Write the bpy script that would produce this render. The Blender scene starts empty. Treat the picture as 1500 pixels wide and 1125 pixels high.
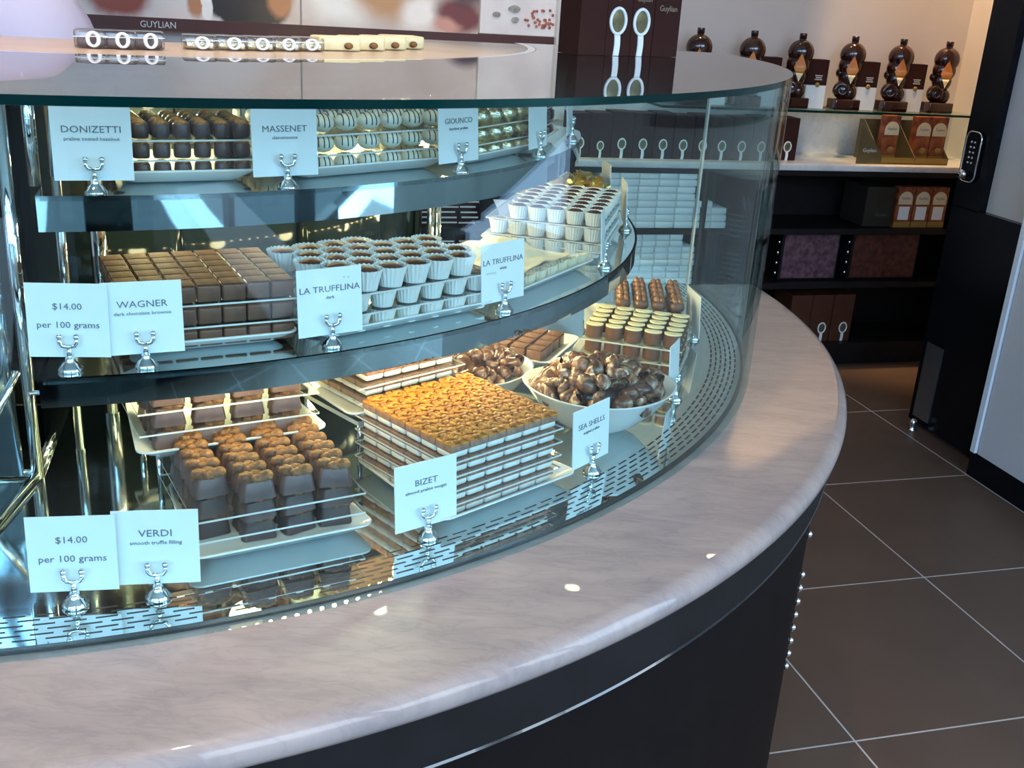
import bpy, bmesh, math, random
from math import sin, cos, pi, radians as rad
from mathutils import Vector, Matrix
random.seed(7)
S = bpy.context.scene
COL = S.collection
CX, CY = -0.809, 1.9956          # centre of the quarter-round counter
Z1, Z2, ZD = 1.262, 1.092, 0.905  # tops of the upper shelf, middle shelf, deck
R1, R2, RG, RC = 0.907, 1.025, 1.2486, 1.414

# ------------------------------------------------------------------ materials
MATS = {}
def mat(name, col, rough=.5, metal=0, spec=.5, coat=0, bump=0, bscale=60, var=0, vscale=20, col2=None, trans=0, sss=0, emit=None, estr=0, ior=1.45):
    if name in MATS: return MATS[name]
    m = bpy.data.materials.new(name); m.use_nodes = True
    nt = m.node_tree; b = nt.nodes['Principled BSDF']
    b.inputs['Base Color'].default_value = (*col, 1)
    b.inputs['Roughness'].default_value = rough
    b.inputs['Metallic'].default_value = metal
    b.inputs['Specular IOR Level'].default_value = spec
    b.inputs['Coat Weight'].default_value = coat
    b.inputs['Coat Roughness'].default_value = .05
    b.inputs['IOR'].default_value = ior
    b.inputs['Transmission Weight'].default_value = trans
    if sss:
        b.inputs['Subsurface Weight'].default_value = sss
        b.inputs['Subsurface Radius'].default_value = (.01, .008, .006)
        b.inputs['Subsurface Scale'].default_value = .5
    if emit:
        b.inputs['Emission Color'].default_value = (*emit, 1); b.inputs['Emission Strength'].default_value = estr
    tc = nt.nodes.new('ShaderNodeTexCoord')
    if var or col2:
        n = nt.nodes.new('ShaderNodeTexNoise'); n.inputs['Scale'].default_value = vscale; n.inputs['Detail'].default_value = 5
        nt.links.new(tc.outputs['Object'], n.inputs['Vector'])
        mx = nt.nodes.new('ShaderNodeMix'); mx.data_type = 'RGBA'
        c2 = col2 or tuple(max(0, c*(1-var)) for c in col)
        mx.inputs['A'].default_value = (*col, 1); mx.inputs['B'].default_value = (*c2, 1)
        rp = nt.nodes.new('ShaderNodeMapRange'); rp.inputs['From Min'].default_value = .38; rp.inputs['From Max'].default_value = .64
        nt.links.new(n.outputs['Fac'], rp.inputs['Value']); nt.links.new(rp.outputs['Result'], mx.inputs['Factor'])
        nt.links.new(mx.outputs['Result'], b.inputs['Base Color'])
    if bump:
        n2 = nt.nodes.new('ShaderNodeTexNoise'); n2.inputs['Scale'].default_value = bscale; n2.inputs['Detail'].default_value = 4
        nt.links.new(tc.outputs['Object'], n2.inputs['Vector'])
        bp = nt.nodes.new('ShaderNodeBump'); bp.inputs['Strength'].default_value = bump; bp.inputs['Distance'].default_value = .002
        nt.links.new(n2.outputs['Fac'], bp.inputs['Height']); nt.links.new(bp.outputs['Normal'], b.inputs['Normal'])
    MATS[name] = m
    return m

def thin_glass(name, tint, ior=1.5, rough=.0, boost=1.0):
    """A thin clear sheet: Fresnel mix of a mirror and tinted see-through."""
    if name in MATS: return MATS[name]
    m = bpy.data.materials.new(name); m.use_nodes = True; nt = m.node_tree; nt.nodes.clear()
    o = nt.nodes.new('ShaderNodeOutputMaterial'); mx = nt.nodes.new('ShaderNodeMixShader')
    t = nt.nodes.new('ShaderNodeBsdfTransparent'); g = nt.nodes.new('ShaderNodeBsdfGlossy')
    t.inputs['Color'].default_value = (*tint, 1); g.inputs['Roughness'].default_value = rough
    f = nt.nodes.new('ShaderNodeFresnel'); f.inputs['IOR'].default_value = ior
    # the same reflectance from either face of the sheet
    ge = nt.nodes.new('ShaderNodeNewGeometry'); im = nt.nodes.new('ShaderNodeMix'); im.data_type = 'FLOAT'
    im.inputs['A'].default_value = ior; im.inputs['B'].default_value = 1/ior
    nt.links.new(ge.outputs['Backfacing'], im.inputs['Factor']); nt.links.new(im.outputs['Result'], f.inputs['IOR'])
    ml = nt.nodes.new('ShaderNodeMath'); ml.operation = 'MULTIPLY'; ml.inputs[1].default_value = boost; ml.use_clamp = True
    nt.links.new(f.outputs['Fac'], ml.inputs[0])
    nt.links.new(ml.outputs[0], mx.inputs['Fac']); nt.links.new(t.outputs[0], mx.inputs[1]); nt.links.new(g.outputs[0], mx.inputs[2])
    nt.links.new(mx.outputs[0], o.inputs['Surface'])
    MATS[name] = m
    return m

def marble(name, base, vein, scale=3.0, rough=.16, stretch=(1, 1, 1), rot=0, cloud=.5):
    if name in MATS: return MATS[name]
    m = bpy.data.materials.new(name); m.use_nodes = True; nt = m.node_tree; b = nt.nodes['Principled BSDF']
    b.inputs['Roughness'].default_value = rough; b.inputs['Specular IOR Level'].default_value = .1; b.inputs['Coat Weight'].default_value = .55; b.inputs['Coat Roughness'].default_value = .015
    tc = nt.nodes.new('ShaderNodeTexCoord'); mp = nt.nodes.new('ShaderNodeMapping')
    mp.inputs['Scale'].default_value = stretch; mp.inputs['Rotation'].default_value = (0, 0, rot)
    nt.links.new(tc.outputs['Object'], mp.inputs['Vector'])
    def noise(sc, det, dist):
        n = nt.nodes.new('ShaderNodeTexNoise'); n.inputs['Scale'].default_value = sc; n.inputs['Detail'].default_value = det
        n.inputs['Distortion'].default_value = dist; n.inputs['Roughness'].default_value = .62
        nt.links.new(mp.outputs[0], n.inputs['Vector']); return n
    n1 = noise(scale, 10, .5); n2 = noise(scale*2.2, 8, .7)
    r1 = nt.nodes.new('ShaderNodeMapRange'); r1.inputs['From Min'].default_value = .40; r1.inputs['From Max'].default_value = .66
    nt.links.new(n1.outputs['Fac'], r1.inputs['Value'])
    r2 = nt.nodes.new('ShaderNodeValToRGB'); cr = r2.color_ramp
    cr.elements[0].position = .44; cr.elements[0].color = (0, 0, 0, 1)
    e = cr.elements.new(.5); e.color = (1, 1, 1, 1); cr.elements[-1].position = .56; cr.elements[-1].color = (0, 0, 0, 1)
    nt.links.new(n2.outputs['Fac'], r2.inputs['Fac'])
    ad = nt.nodes.new('ShaderNodeMath'); ad.operation = 'MULTIPLY_ADD'; ad.inputs[1].default_value = cloud
    mu = nt.nodes.new('ShaderNodeMath'); mu.operation = 'MULTIPLY'; mu.inputs[1].default_value = .28
    nt.links.new(r2.outputs['Color'], mu.inputs[0]); nt.links.new(r1.outputs['Result'], ad.inputs[0]); nt.links.new(mu.outputs[0], ad.inputs[2]); ad.use_clamp = True
    mx = nt.nodes.new('ShaderNodeMix'); mx.data_type = 'RGBA'
    mx.inputs['A'].default_value = (*base, 1); mx.inputs['B'].default_value = (*vein, 1)
    nt.links.new(ad.outputs[0], mx.inputs['Factor']); nt.links.new(mx.outputs['Result'], b.inputs['Base Color'])
    MATS[name] = m
    return m

CHROME = mat('polished_steel', (.86, .88, .88), .06, 1, bump=.015, bscale=9)
BAND = mat('mirror_steel_band', (.44, .50, .52), .03, 1, bump=.05, bscale=7)
STEEL = mat('shelf_steel', (.70, .76, .76), .09, 1, bump=.012, bscale=14)
DECKM = mat('deck_mirror_steel', (.62, .68, .68), .07, 1, bump=.012, bscale=14)
BTOP = mat('brownie_top', (.105, .042, .015), .7, 0, .12, bump=.7, bscale=220, col2=(.07, .028, .012), vscale=90)
TRUF = mat('cocoa_truffle', (.075, .027, .017), .65, 0, .2, bump=.5, bscale=240, var=.3, vscale=80)
DMIRROR = mat('dark_mirror', (.004, .007, .008), .08, 0, .10, bump=.02, bscale=6)
GLASS = thin_glass('clear_glass', (.87, .965, .97), boost=.62)
LIDG = thin_glass('lid_glass', (.80, .90, .90), 1.6, boost=1.25)
GEDGE = mat('green_glass_edge', (.0, .014, .014), .12, 0, .2, col2=(.001, .032, .027), vscale=3)
ACRY = thin_glass('clear_acrylic', (.95, .965, .96), 1.38)
AEDGE = mat('acrylic_edge', (.62, .60, .55), .25, 0, .5, var=.1)
WHITE = mat('white_porcelain', (.68, .69, .68), .15, 0, .5, var=.03)
CARD = mat('white_card', (.73, .755, .76), .55, var=.02, vscale=8)
INK = mat('grey_ink', (.16, .15, .16), .6, var=.2)
PAPER = mat('waxed_paper', (.74, .72, .66), .6, var=.06)
CREAMP = mat('cream_paper', (.72, .64, .46), .6, var=.14, vscale=30)
DCHOC = mat('dark_chocolate', (.055, .028, .020), .32, bump=.25, bscale=160, var=.3, vscale=60)
MCHOC = mat('milk_chocolate', (.135, .060, .033), .30, bump=.2, bscale=140, var=.3, vscale=50)
GCHOC = mat('bloomed_chocolate', (.105, .066, .062), .33, bump=.2, bscale=140, var=.25, vscale=50)
NUT = mat('roasted_nuts', (.46, .22, .055), .45, bump=.9, bscale=260, col2=(.16, .07, .025), vscale=120)
NUTD = mat('dark_nut_topping', (.27, .115, .035), .45, bump=.9, bscale=260, col2=(.085, .036, .018), vscale=110)
ALMOND = mat('caramel_almonds', (.66, .26, .035), .5, 0, .3, bump=.9, bscale=200, col2=(.33, .105, .012), vscale=95)
NOUGAT = mat('white_nougat', (.70, .69, .63), .45, var=.08, vscale=60, bump=.15)
PRALINE = mat('pink_praline', (.33, .17, .11), .5, bump=.5, bscale=220, var=.35, vscale=90)
CREAM = mat('cream_coating', (.84, .74, .42), .32, var=.08, vscale=40)
IVORY = mat('white_chocolate', (.70, .69, .58), .3, var=.05, vscale=40)
GOLDF = mat('gold_foil', (.83, .60, .20), .24, 1, bump=.9, bscale=130, var=.15)
SILVF = mat('pale_gold_foil', (.86, .80, .56), .22, 1, bump=1.0, bscale=120, var=.15)
CARAM = mat('caramel_chocolate', (.34, .14, .05), .25, coat=.4, bump=.35, bscale=120, col2=(.10, .04, .02), vscale=70)
BLACK = mat('black_lacquer', (.006, .006, .008), .26, 0, .2, bump=.02, var=.2)
BLACKM = mat('black_matt', (.009, .008, .009), .5, 0, .3, var=.3)
BODYM = mat('dark_brown_lacquer', (.007, .005, .005), .55, 0, .12, var=.2)
MARB = marble('grey_marble', (.325, .275, .252), (.21, .185, .185), 7.0, .3, (1.0, 3.2, 1), rad(-12), .6)
MARBW = marble('white_marble', (.74, .73, .72), (.46, .46, .48), 3.0, .2, (1, 1, 1), 0)
WALLP = mat('warm_grey_paint', (.62, .58, .56), .7, var=.06, vscale=2, bump=.06, bscale=80)
WHITEP = mat('white_laminate', (.66, .64, .63), .3, var=.05, vscale=2)
CEILP = mat('ceiling_paint', (.74, .73, .71), .8, var=.04, vscale=2)
BROWNB = mat('dark_brown_card', (.042, .013, .010), .6, 0, .15, var=.15, vscale=12)
GOLDB = mat('gold_card', (.36, .24, .06), .35, .3, var=.2, vscale=14)
OLIVE = mat('olive_gold_card', (.15, .115, .055), .4, .3, var=.1)
REDB = mat('red_brown_print', (.15, .030, .018), .4, col2=(.36, .11, .03), vscale=24)
WHITEC = mat('white_box_card', (.86, .89, .89), .45, var=.03, vscale=8)
AMBER = mat('dark_amber_bottle', (.035, .009, .006), .07, 0, .6, coat=.6, var=.4)
LABELO = mat('orange_label', (.62, .20, .04), .4, col2=(.75, .34, .08), vscale=14)
LABELD = mat('dark_label', (.14, .035, .015), .4, col2=(.25, .07, .02), vscale=20)
LABELC = mat('cream_label', (.74, .64, .42), .45, var=.1)
SILVERP = mat('silver_print', (.72, .72, .70), .4, .2, var=.05)
OVALG = mat('green_gold_medal', (.22, .19, .09), .35, .3, col2=(.10, .09, .05), vscale=40)
MOTTLE = mat('mottled_purple_wrap', (.16, .085, .115), .4, col2=(.06, .03, .04), vscale=46)
MOTTLR = mat('mottled_red_wrap', (.11, .032, .022), .4, col2=(.045, .015, .012), vscale=46)
SHIRT = mat('lilac_cotton', (.62, .55, .66), .8, bump=.3, bscale=40, var=.06, vscale=6)
SKIN = mat('skin', (.55, .32, .24), .5, sss=.1, var=.06)
HAIR = mat('black_hair', (.012, .010, .010), .4, bump=.5, bscale=90, var=.3)
TROUS = mat('black_trousers', (.02, .02, .025), .8, var=.2)
MAROON = mat('maroon_apron', (.16, .02, .035), .7, var=.15)
LEDM = mat('warm_lamp', (1, .8, .5), .4, emit=(1, .66, .28), estr=160)
SPOTM = mat('halogen_lamp', (1, .85, .6), .4, emit=(1, .74, .42), estr=60)
LEDGE = mat('beige_stone', (.56, .44, .33), .25, var=.12, vscale=9)
SHELLD = mat('shell_dark', (.075, .034, .022), .25, coat=.3, var=.3)
def shellmat():
    m = mat('marbled_shell', (.16, .07, .04), .26, coat=.3)
    nt = m.node_tree; b = nt.nodes['Principled BSDF']
    tc = [n for n in nt.nodes if n.type == 'TEX_COORD'][0]
    oi = nt.nodes.new('ShaderNodeObjectInfo'); va = nt.nodes.new('ShaderNodeVectorMath'); va.operation = 'ADD'
    mulv = nt.nodes.new('ShaderNodeMath'); mulv.operation = 'MULTIPLY'; mulv.inputs[1].default_value = 37
    nt.links.new(oi.outputs['Random'], mulv.inputs[0])
    nt.links.new(tc.outputs['Object'], va.inputs[0]); nt.links.new(mulv.outputs[0], va.inputs[1])
    n = nt.nodes.new('ShaderNodeTexNoise'); n.inputs['Scale'].default_value = 38; n.inputs['Detail'].default_value = 3; n.inputs['Distortion'].default_value = 2.2
    nt.links.new(va.outputs[0], n.inputs['Vector'])
    cr = nt.nodes.new('ShaderNodeValToRGB'); e = cr.color_ramp
    e.elements[0].position = .38; e.elements[0].color = (.060, .024, .014, 1)
    e.elements[1].position = .72; e.elements[1].color = (.78, .70, .54, 1)
    k = e.elements.new(.53); k.color = (.17, .075, .04, 1); k = e.elements.new(.62); k.color = (.36, .22, .14, 1)
    nt.links.new(n.outputs['Fac'], cr.inputs['Fac']); nt.links.new(cr.outputs['Color'], b.inputs['Base Color'])
    return m
SHELL = shellmat()
def tilemat():
    m = bpy.data.materials.new('brown_floor_tile'); m.use_nodes = True; nt = m.node_tree; b = nt.nodes['Principled BSDF']
    tc = nt.nodes.new('ShaderNodeTexCoord'); sp = nt.nodes.new('ShaderNodeSeparateXYZ'); nt.links.new(tc.outputs['Object'], sp.inputs[0])
    masks = []
    for ax in 'XY':
        mo = nt.nodes.new('ShaderNodeMath'); mo.operation = 'PINGPONG'; mo.inputs[1].default_value = .3
        nt.links.new(sp.outputs[ax], mo.inputs[0])
        lt = nt.nodes.new('ShaderNodeMath'); lt.operation = 'LESS_THAN'; lt.inputs[1].default_value = .0022
        nt.links.new(mo.outputs[0], lt.inputs[0]); masks.append(lt)
    mxm = nt.nodes.new('ShaderNodeMath'); mxm.operation = 'MAXIMUM'
    nt.links.new(masks[0].outputs[0], mxm.inputs[0]); nt.links.new(masks[1].outputs[0], mxm.inputs[1])
    n = nt.nodes.new('ShaderNodeTexNoise'); n.inputs['Scale'].default_value = 5; n.inputs['Detail'].default_value = 8
    nt.links.new(tc.outputs['Object'], n.inputs['Vector'])
    c = nt.nodes.new('ShaderNodeMix'); c.data_type = 'RGBA'; c.inputs['A'].default_value = (.085, .056, .042, 1); c.inputs['B'].default_value = (.125, .083, .062, 1)
    nt.links.new(n.outputs['Fac'], c.inputs['Factor'])
    g = nt.nodes.new('ShaderNodeMix'); g.data_type = 'RGBA'; g.inputs['B'].default_value = (.52, .49, .46, 1)
    nt.links.new(mxm.outputs[0], g.inputs['Factor']); nt.links.new(c.outputs['Result'], g.inputs['A']); nt.links.new(g.outputs['Result'], b.inputs['Base Color'])
    b.inputs['Roughness'].default_value = .45; b.inputs['Specular IOR Level'].default_value = .3
    return m
TILE = tilemat()
def slotmat():
    """steel ring with rows of short slots cut in it, in polar coordinates about the counter's centre"""
    m = mat('slotted_steel', (.66, .72, .72), .02, 1); nt = m.node_tree; b = nt.nodes['Principled BSDF']
    tc = [n for n in nt.nodes if n.type == 'TEX_COORD'][0]
    sp = nt.nodes.new('ShaderNodeSeparateXYZ'); nt.links.new(tc.outputs['Object'], sp.inputs[0])
    def M(op, a, bb=None, c=None):
        k = nt.nodes.new('ShaderNodeMath'); k.operation = op
        for i, v in enumerate((a, bb, c)):
            if v is None: continue
            if isinstance(v, (int, float)): k.inputs[i].default_value = v
            else: nt.links.new(v, k.inputs[i])
        return k.outputs[0]
    x, y = sp.outputs['X'], sp.outputs['Y']
    r = M('SQRT', M('ADD', M('MULTIPLY', x, x), M('MULTIPLY', y, y)))
    a = M('ARCTAN2', y, x)
    q = M('DIVIDE', M('SUBTRACT', r, 1.176), .0085)
    row = M('FLOOR', q); fr = M('SUBTRACT', q, row)
    inrow = M('LESS_THAN', M('ABSOLUTE', M('SUBTRACT', fr, .5)), .17)
    rng = M('MULTIPLY', M('GREATER_THAN', r, 1.176), M('LESS_THAN', r, 1.227))
    al = M('FRACT', M('ADD', M('MULTIPLY', a, 42.0), M('MULTIPLY', row, .5)))
    ina = M('LESS_THAN', al, .72)
    s = M('MULTIPLY', M('MULTIPLY', inrow, rng), ina)
    mx = nt.nodes.new('ShaderNodeMix'); mx.data_type = 'RGBA'; mx.inputs['A'].default_value = (.66, .72, .72, 1); mx.inputs['B'].default_value = (.012, .012, .014, 1)
    nt.links.new(s, mx.inputs['Factor']); nt.links.new(mx.outputs['Result'], b.inputs['Base Color'])
    iv = M('SUBTRACT', 1.0, s); nt.links.new(iv, b.inputs['Metallic'])
    ro = M('MULTIPLY_ADD', s, .5, .022); nt.links.new(ro, b.inputs['Roughness'])
    return m
SLOT = slotmat()

# ------------------------------------------------------------------ mesh builder
class MB:
    def __init__(s): s.v = []; s.f = []; s.m = []; s.sm = []
    def add(s, vs, fs, mi=0, smooth=True, M=None):
        o = len(s.v)
        for p in vs: s.v.append(tuple(M @ Vector(p)) if M else tuple(p))
        for f in fs: s.f.append([i+o for i in f]); s.m.append(mi); s.sm.append(smooth)
        return s
    def box(s, c, d, mi=0, M=None, bev=0):
        x, y, z = c; a, b, h = d[0]/2, d[1]/2, d[2]/2
        if bev <= 0:
            vs = [(x+i*a, y+j*b, z+k*h) for i in (-1, 1) for j in (-1, 1) for k in (-1, 1)]
            fs = [(0, 1, 3, 2), (4, 6, 7, 5), (0, 4, 5, 1), (2, 3, 7, 6), (0, 2, 6, 4), (1, 5, 7, 3)]
            return s.add(vs, fs, mi, False, M)
        return s.rbox(c, d, bev, mi, M)
    def rbox(s, c, d, bev, mi=0, M=None, seg=2):
        bm = bmesh.new(); bmesh.ops.create_cube(bm, size=1)
        for v in bm.verts: v.co = Vector((v.co.x*d[0], v.co.y*d[1], v.co.z*d[2]))
        bmesh.ops.bevel(bm, geom=bm.edges[:], offset=bev, segments=seg, affect='EDGES', profile=.6)
        T = Matrix.Translation(c)
        s.bm(bm, mi, True, (M @ T) if M else T); return s
    def bm(s, bm, mi=0, smooth=True, M=None):
        bm.verts.index_update()
        s.add([v.co for v in bm.verts], [[v.index for v in f.verts] for f in bm.faces], mi, smooth, M); bm.free(); return s
    def lathe(s, prof, n=16, mi=0, M=None, smooth=True, cap=True):
        """profile [(r, z)...] about the z axis"""
        vs = []; fs = []
        for r, z in prof:
            for i in range(n): vs.append((r*cos(2*pi*i/n), r*sin(2*pi*i/n), z))
        k = len(prof)
        for j in range(k-1):
            for i in range(n): fs.append((j*n+i, j*n+(i+1) % n, (j+1)*n+(i+1) % n, (j+1)*n+i))
        if cap: fs.append(list(range(n))[::-1]); fs.append([(k-1)*n+i for i in range(n)])
        return s.add(vs, fs, mi, smooth, M)
    def ell(s, c, r, mi=0, M=None, n=14, k=9, fn=None):
        vs = [(c[0], c[1], c[2]-r[2])]; fs = []
        for j in range(1, k):
            t = -pi/2+pi*j/k
            for i in range(n):
                a = 2*pi*i/n; vs.append((c[0]+r[0]*cos(t)*cos(a), c[1]+r[1]*cos(t)*sin(a), c[2]+r[2]*sin(t)))
        vs.append((c[0], c[1], c[2]+r[2])); top = len(vs)-1
        for i in range(n): fs.append((0, 1+(i+1) % n, 1+i)); fs.append((top, 1+(k-2)*n+i, 1+(k-2)*n+(i+1) % n))
        for j in range(k-2):
            for i in range(n): fs.append((1+j*n+i, 1+j*n+(i+1) % n, 1+(j+1)*n+(i+1) % n, 1+(j+1)*n+i))
        if fn: vs = [fn(Vector(p)) for p in vs]
        return s.add(vs, fs, mi, True, M)
    def tube(s, pts, r, n=10, mi=0, M=None, closed=False):
        P = [Vector(p) for p in pts]; k = len(P); vs = []; fs = []
        rr = r if isinstance(r, (list, tuple)) else [r]*k
        up = None
        for i in range(k):
            a = P[(i-1) % k] if (closed or i > 0) else P[i]; b = P[(i+1) % k] if (closed or i < k-1) else P[i]
            t = (b-a).normalized()
            if up is None: up = Vector((0, 0, 1)) if abs(t.z) < .9 else Vector((1, 0, 0))
            e1 = t.cross(up).normalized(); e2 = e1.cross(t).normalized(); up = e2
            for j in range(n): vs.append(P[i]+rr[i]*(cos(2*pi*j/n)*e1+sin(2*pi*j/n)*e2))
        for i in range(k if closed else k-1):
            for j in range(n):
                q = (i+1) % k; fs.append((i*n+j, i*n+(j+1) % n, q*n+(j+1) % n, q*n+j))
        if not closed: fs.append(list(range(n))[::-1]); fs.append([(k-1)*n+j for j in range(n)])
        return s.add(vs, fs, mi, True, M)
    def arc(s, prof, a0, a1, n, mis=None, smooth=False, M=None, caps=True):
        """closed profile [(r, z)...] swept from angle a0 to a1 (degrees) about the z axis"""
        k = len(prof); vs = []
        for i in range(n+1):
            a = rad(a0+(a1-a0)*i/n)
            for r, z in prof: vs.append((r*cos(a), r*sin(a), z))
        o = len(s.v); s.v += vs if M is None else [tuple(M @ Vector(p)) for p in vs]
        for i in range(n):
            for j in range(k):
                s.f.append([o+i*k+j, o+(i+1)*k+j, o+(i+1)*k+(j+1) % k, o+i*k+(j+1) % k]); s.m.append(mis[j] if mis else 0); s.sm.append(smooth)
        if caps:
            mc = mis[0] if mis else 0
            s.f.append([o+j for j in range(k)]); s.f.append([o+n*k+j for j in range(k)][::-1]); s.m += [mc, mc]; s.sm += [False, False]
        return s
    def poly(s, pts, mi=0, M=None): return s.add(pts, [list(range(len(pts)))], mi, False, M)
    def prism(s, pts, h, mi=0, M=None, smooth=False):
        """outline in the xy plane, extruded by h along z"""
        n = len(pts); vs = [(x, y, 0) for x, y in pts]+[(x, y, h) for x, y in pts]
        fs = [list(range(n))[::-1], [n+i for i in range(n)]]+[(i, (i+1) % n, n+(i+1) % n, n+i) for i in range(n)]
        return s.add(vs, fs, mi, smooth, M)
    def mesh(s, name, mats, fix=True):
        me = bpy.data.meshes.new(name); me.from_pydata(s.v, [], s.f)
        for i, p in enumerate(me.polygons): p.material_index = s.m[i]; p.use_smooth = s.sm[i]
        for m in (mats if isinstance(mats, (list, tuple)) else [mats]): me.materials.append(m)
        if fix:
            bm = bmesh.new(); bm.from_mesh(me); bmesh.ops.recalc_face_normals(bm, faces=bm.faces[:]); bm.to_mesh(me); bm.free()
        me.update()
        return me

def link(o): COL.objects.link(o); return o
def ob(name, me, parent=None, loc=(0, 0, 0), rz=0, rot=None, auto=None):
    if isinstance(me, MB): raise TypeError
    o = bpy.data.objects.new(name, me); link(o); o.location = loc; o.rotation_euler = rot if rot else (0, 0, rz)
    if parent: o.parent = parent
    return o
def B(mb, name, mats, parent=None, loc=(0, 0, 0), rz=0, rot=None): return ob(name, mb.mesh(name, mats), parent, loc, rz, rot)
def tag(o, label, cat, group=None, kind=None):
    o['label'] = label; o['category'] = cat
    if group: o['group'] = group
    if kind: o['kind'] = kind
    return o
def struct(o): o['kind'] = 'structure'; return o
def empty(name, loc=(0, 0, 0), rz=0):
    o = bpy.data.objects.new(name, None); link(o); o.location = loc; o.rotation_euler = (0, 0, rz); o.empty_display_size = .02; return o
def dup(src, loc, rz=0, rot=None, scale=None):
    c = src.copy(); link(c); c.location = loc; c.rotation_euler = rot if rot else (0, 0, rz)
    if scale: c.scale = scale
    for ch in src.children:
        k = ch.copy(); link(k); k.parent = c
        for g in ch.children:
            h = g.copy(); link(h); h.parent = k
    return c
def dele(o):
    for ch in list(o.children): dele(ch)
    bpy.data.objects.remove(o)
def P(th, R, z=0): return Vector((CX+R*cos(rad(th)), CY+R*sin(rad(th)), z))
def frame(th, R, z):
    """local frame on the round case: x along the tangent to the right, y inward, z up"""
    return Matrix.Translation(P(th, R, z)) @ Matrix.Rotation(rad(th+90), 4, 'Z')
def text(name, body, size, mat_, parent=None, M=None, align='CENTER', wide=1.0):
    cu = bpy.data.curves.new(name, 'FONT'); cu.body = body; cu.size = size; cu.align_x = align; cu.extrude = .0002; cu.resolution_u = 2
    t = bpy.data.objects.new('tmp', cu); link(t); bpy.context.view_layer.update()
    me = bpy.data.meshes.new_from_object(t.evaluated_get(bpy.context.evaluated_depsgraph_get()))
    bpy.data.objects.remove(t); bpy.data.curves.remove(cu)
    R = Matrix.Rotation(pi/2, 4, 'X') @ Matrix.Diagonal((wide, 1, 1, 1))
    me.transform((M @ R) if M else R); me.materials.clear(); me.materials.append(mat_); me.name = name
    o = ob(name, me, parent); return o
ORD = ['', 'first', 'second', 'third', 'fourth', 'fifth', 'sixth', 'seventh', 'eighth', 'ninth', 'tenth', 'eleventh', 'twelfth', 'thirteenth', 'fourteenth', 'fifteenth', 'sixteenth', 'seventeenth', 'eighteenth', 'nineteenth', 'twentieth', 'twenty-first', 'twenty-second', 'twenty-third', 'twenty-fourth', 'twenty-fifth', 'twenty-sixth', 'twenty-seventh', 'twenty-eighth', 'twenty-ninth', 'thirtieth']
def ordn(i):
    if i <= 30: return ORD[i]
    t = {3: 'thirty', 4: 'forty', 5: 'fifty', 6: 'sixty'}[i//10]
    return t+'-'+ORD[i % 10] if i % 10 else {30: 'thirtieth', 40: 'fortieth', 50: 'fiftieth', 60: 'sixtieth'}[i]
# ------------------------------------------------------------------ camera
F, PT, RL = 1540.9, 0.3562, 0.0623
view = Vector((0, cos(PT), -sin(PT))); up0 = Vector((0, sin(PT), cos(PT))); rt0 = Vector((1, 0, 0))
Rv = cos(RL)*rt0+sin(RL)*up0; Uv = -sin(RL)*rt0+cos(RL)*up0
cam = bpy.data.objects.new('camera', bpy.data.cameras.new('camera')); link(cam)
cam.matrix_world = Matrix(((Rv.x, Uv.x, -view.x, 0), (Rv.y, Uv.y, -view.y, 0), (Rv.z, Uv.z, -view.z, 1.5), (0, 0, 0, 1)))
cam.data.sensor_width = 36; cam.data.lens = F/1500*36; cam.data.clip_start = .02
S.camera = cam
S.view_settings.view_transform = 'Standard'; S.view_settings.look = 'None'; S.view_settings.gamma = 1; S.view_settings.exposure = 0.46
S.cycles.max_bounces = 14; S.cycles.transparent_max_bounces = 40; S.cycles.glossy_bounces = 8; S.cycles.diffuse_bounces = 4
S.cycles.sample_clamp_indirect = 4; S.cycles.caustics_reflective = True; S.cycles.use_denoising = True
def campos(p):
    d = Vector(p)-Vector((0, 0, 1.5)); z = d.dot(view); return 750+F*d.dot(Rv)/z, 562.5-F*d.dot(Uv)/z

# ------------------------------------------------------------------ room, in the back wall's own axes (s along it, t into it)
WA = rad(16.12); W0 = Vector((1.456, 4.509, 0))
MW = Matrix.Translation(W0) @ Matrix.Rotation(WA, 4, 'Z')
def W(s, t, z=0): return MW @ Vector((s, t, z))
TA = -1.2894
fl = MB().box((2.0, -1.9, -.03), (6.4, 10.6, .06)); floor = struct(B(fl, 'floor', TILE, None, (1.4561, 3.9768, 0), TA))
TW = .33
wb = MB().box((-3, TW+.1, 2.1), (9, .2, 4.2)); struct(B(wb, 'wall_back', [WALLP], None, W0, WA))
SX = 1.06   # right side wall, in s
# door and partition on the right: they run from the back wall towards the window, square to the wall
A0 = Vector((1.564, 3.888, 0)); DE = rad(-73.88)
MD = Matrix.Translation(A0) @ Matrix.Rotation(DE, 4, 'Z')      # x along the door towards the viewer, y to the right of it
# side wall behind the door leaf
wr = MB().box((1.5, .145, 2.1), (3.0, .12, 4.2)); wr.box((.06, .46, 2.1), (.12, .52, 4.2)); wr.box((4.5, .145, 3.70), (3.2, .12, 1.1))
wright = struct(B(wr, 'wall_right', [WALLP], None, A0, DE))
wr2 = MB().box((-.52, .69, 2.1), (1.0, .06, 4.2)); struct(B(wr2, 'wall_niche', [WALLP], None, A0, DE))
ceil = MB().box((-3, -2.6, 3.35), (9, 6.2, .1)); struct(B(ceil, 'ceiling', CEILP, None, W0, WA))
wl = MB().box((-7.1, -2.6, 2.1), (.2, 6.2, 4.2)); struct(B(wl, 'wall_left', WALLP, None, W0, WA))
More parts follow.
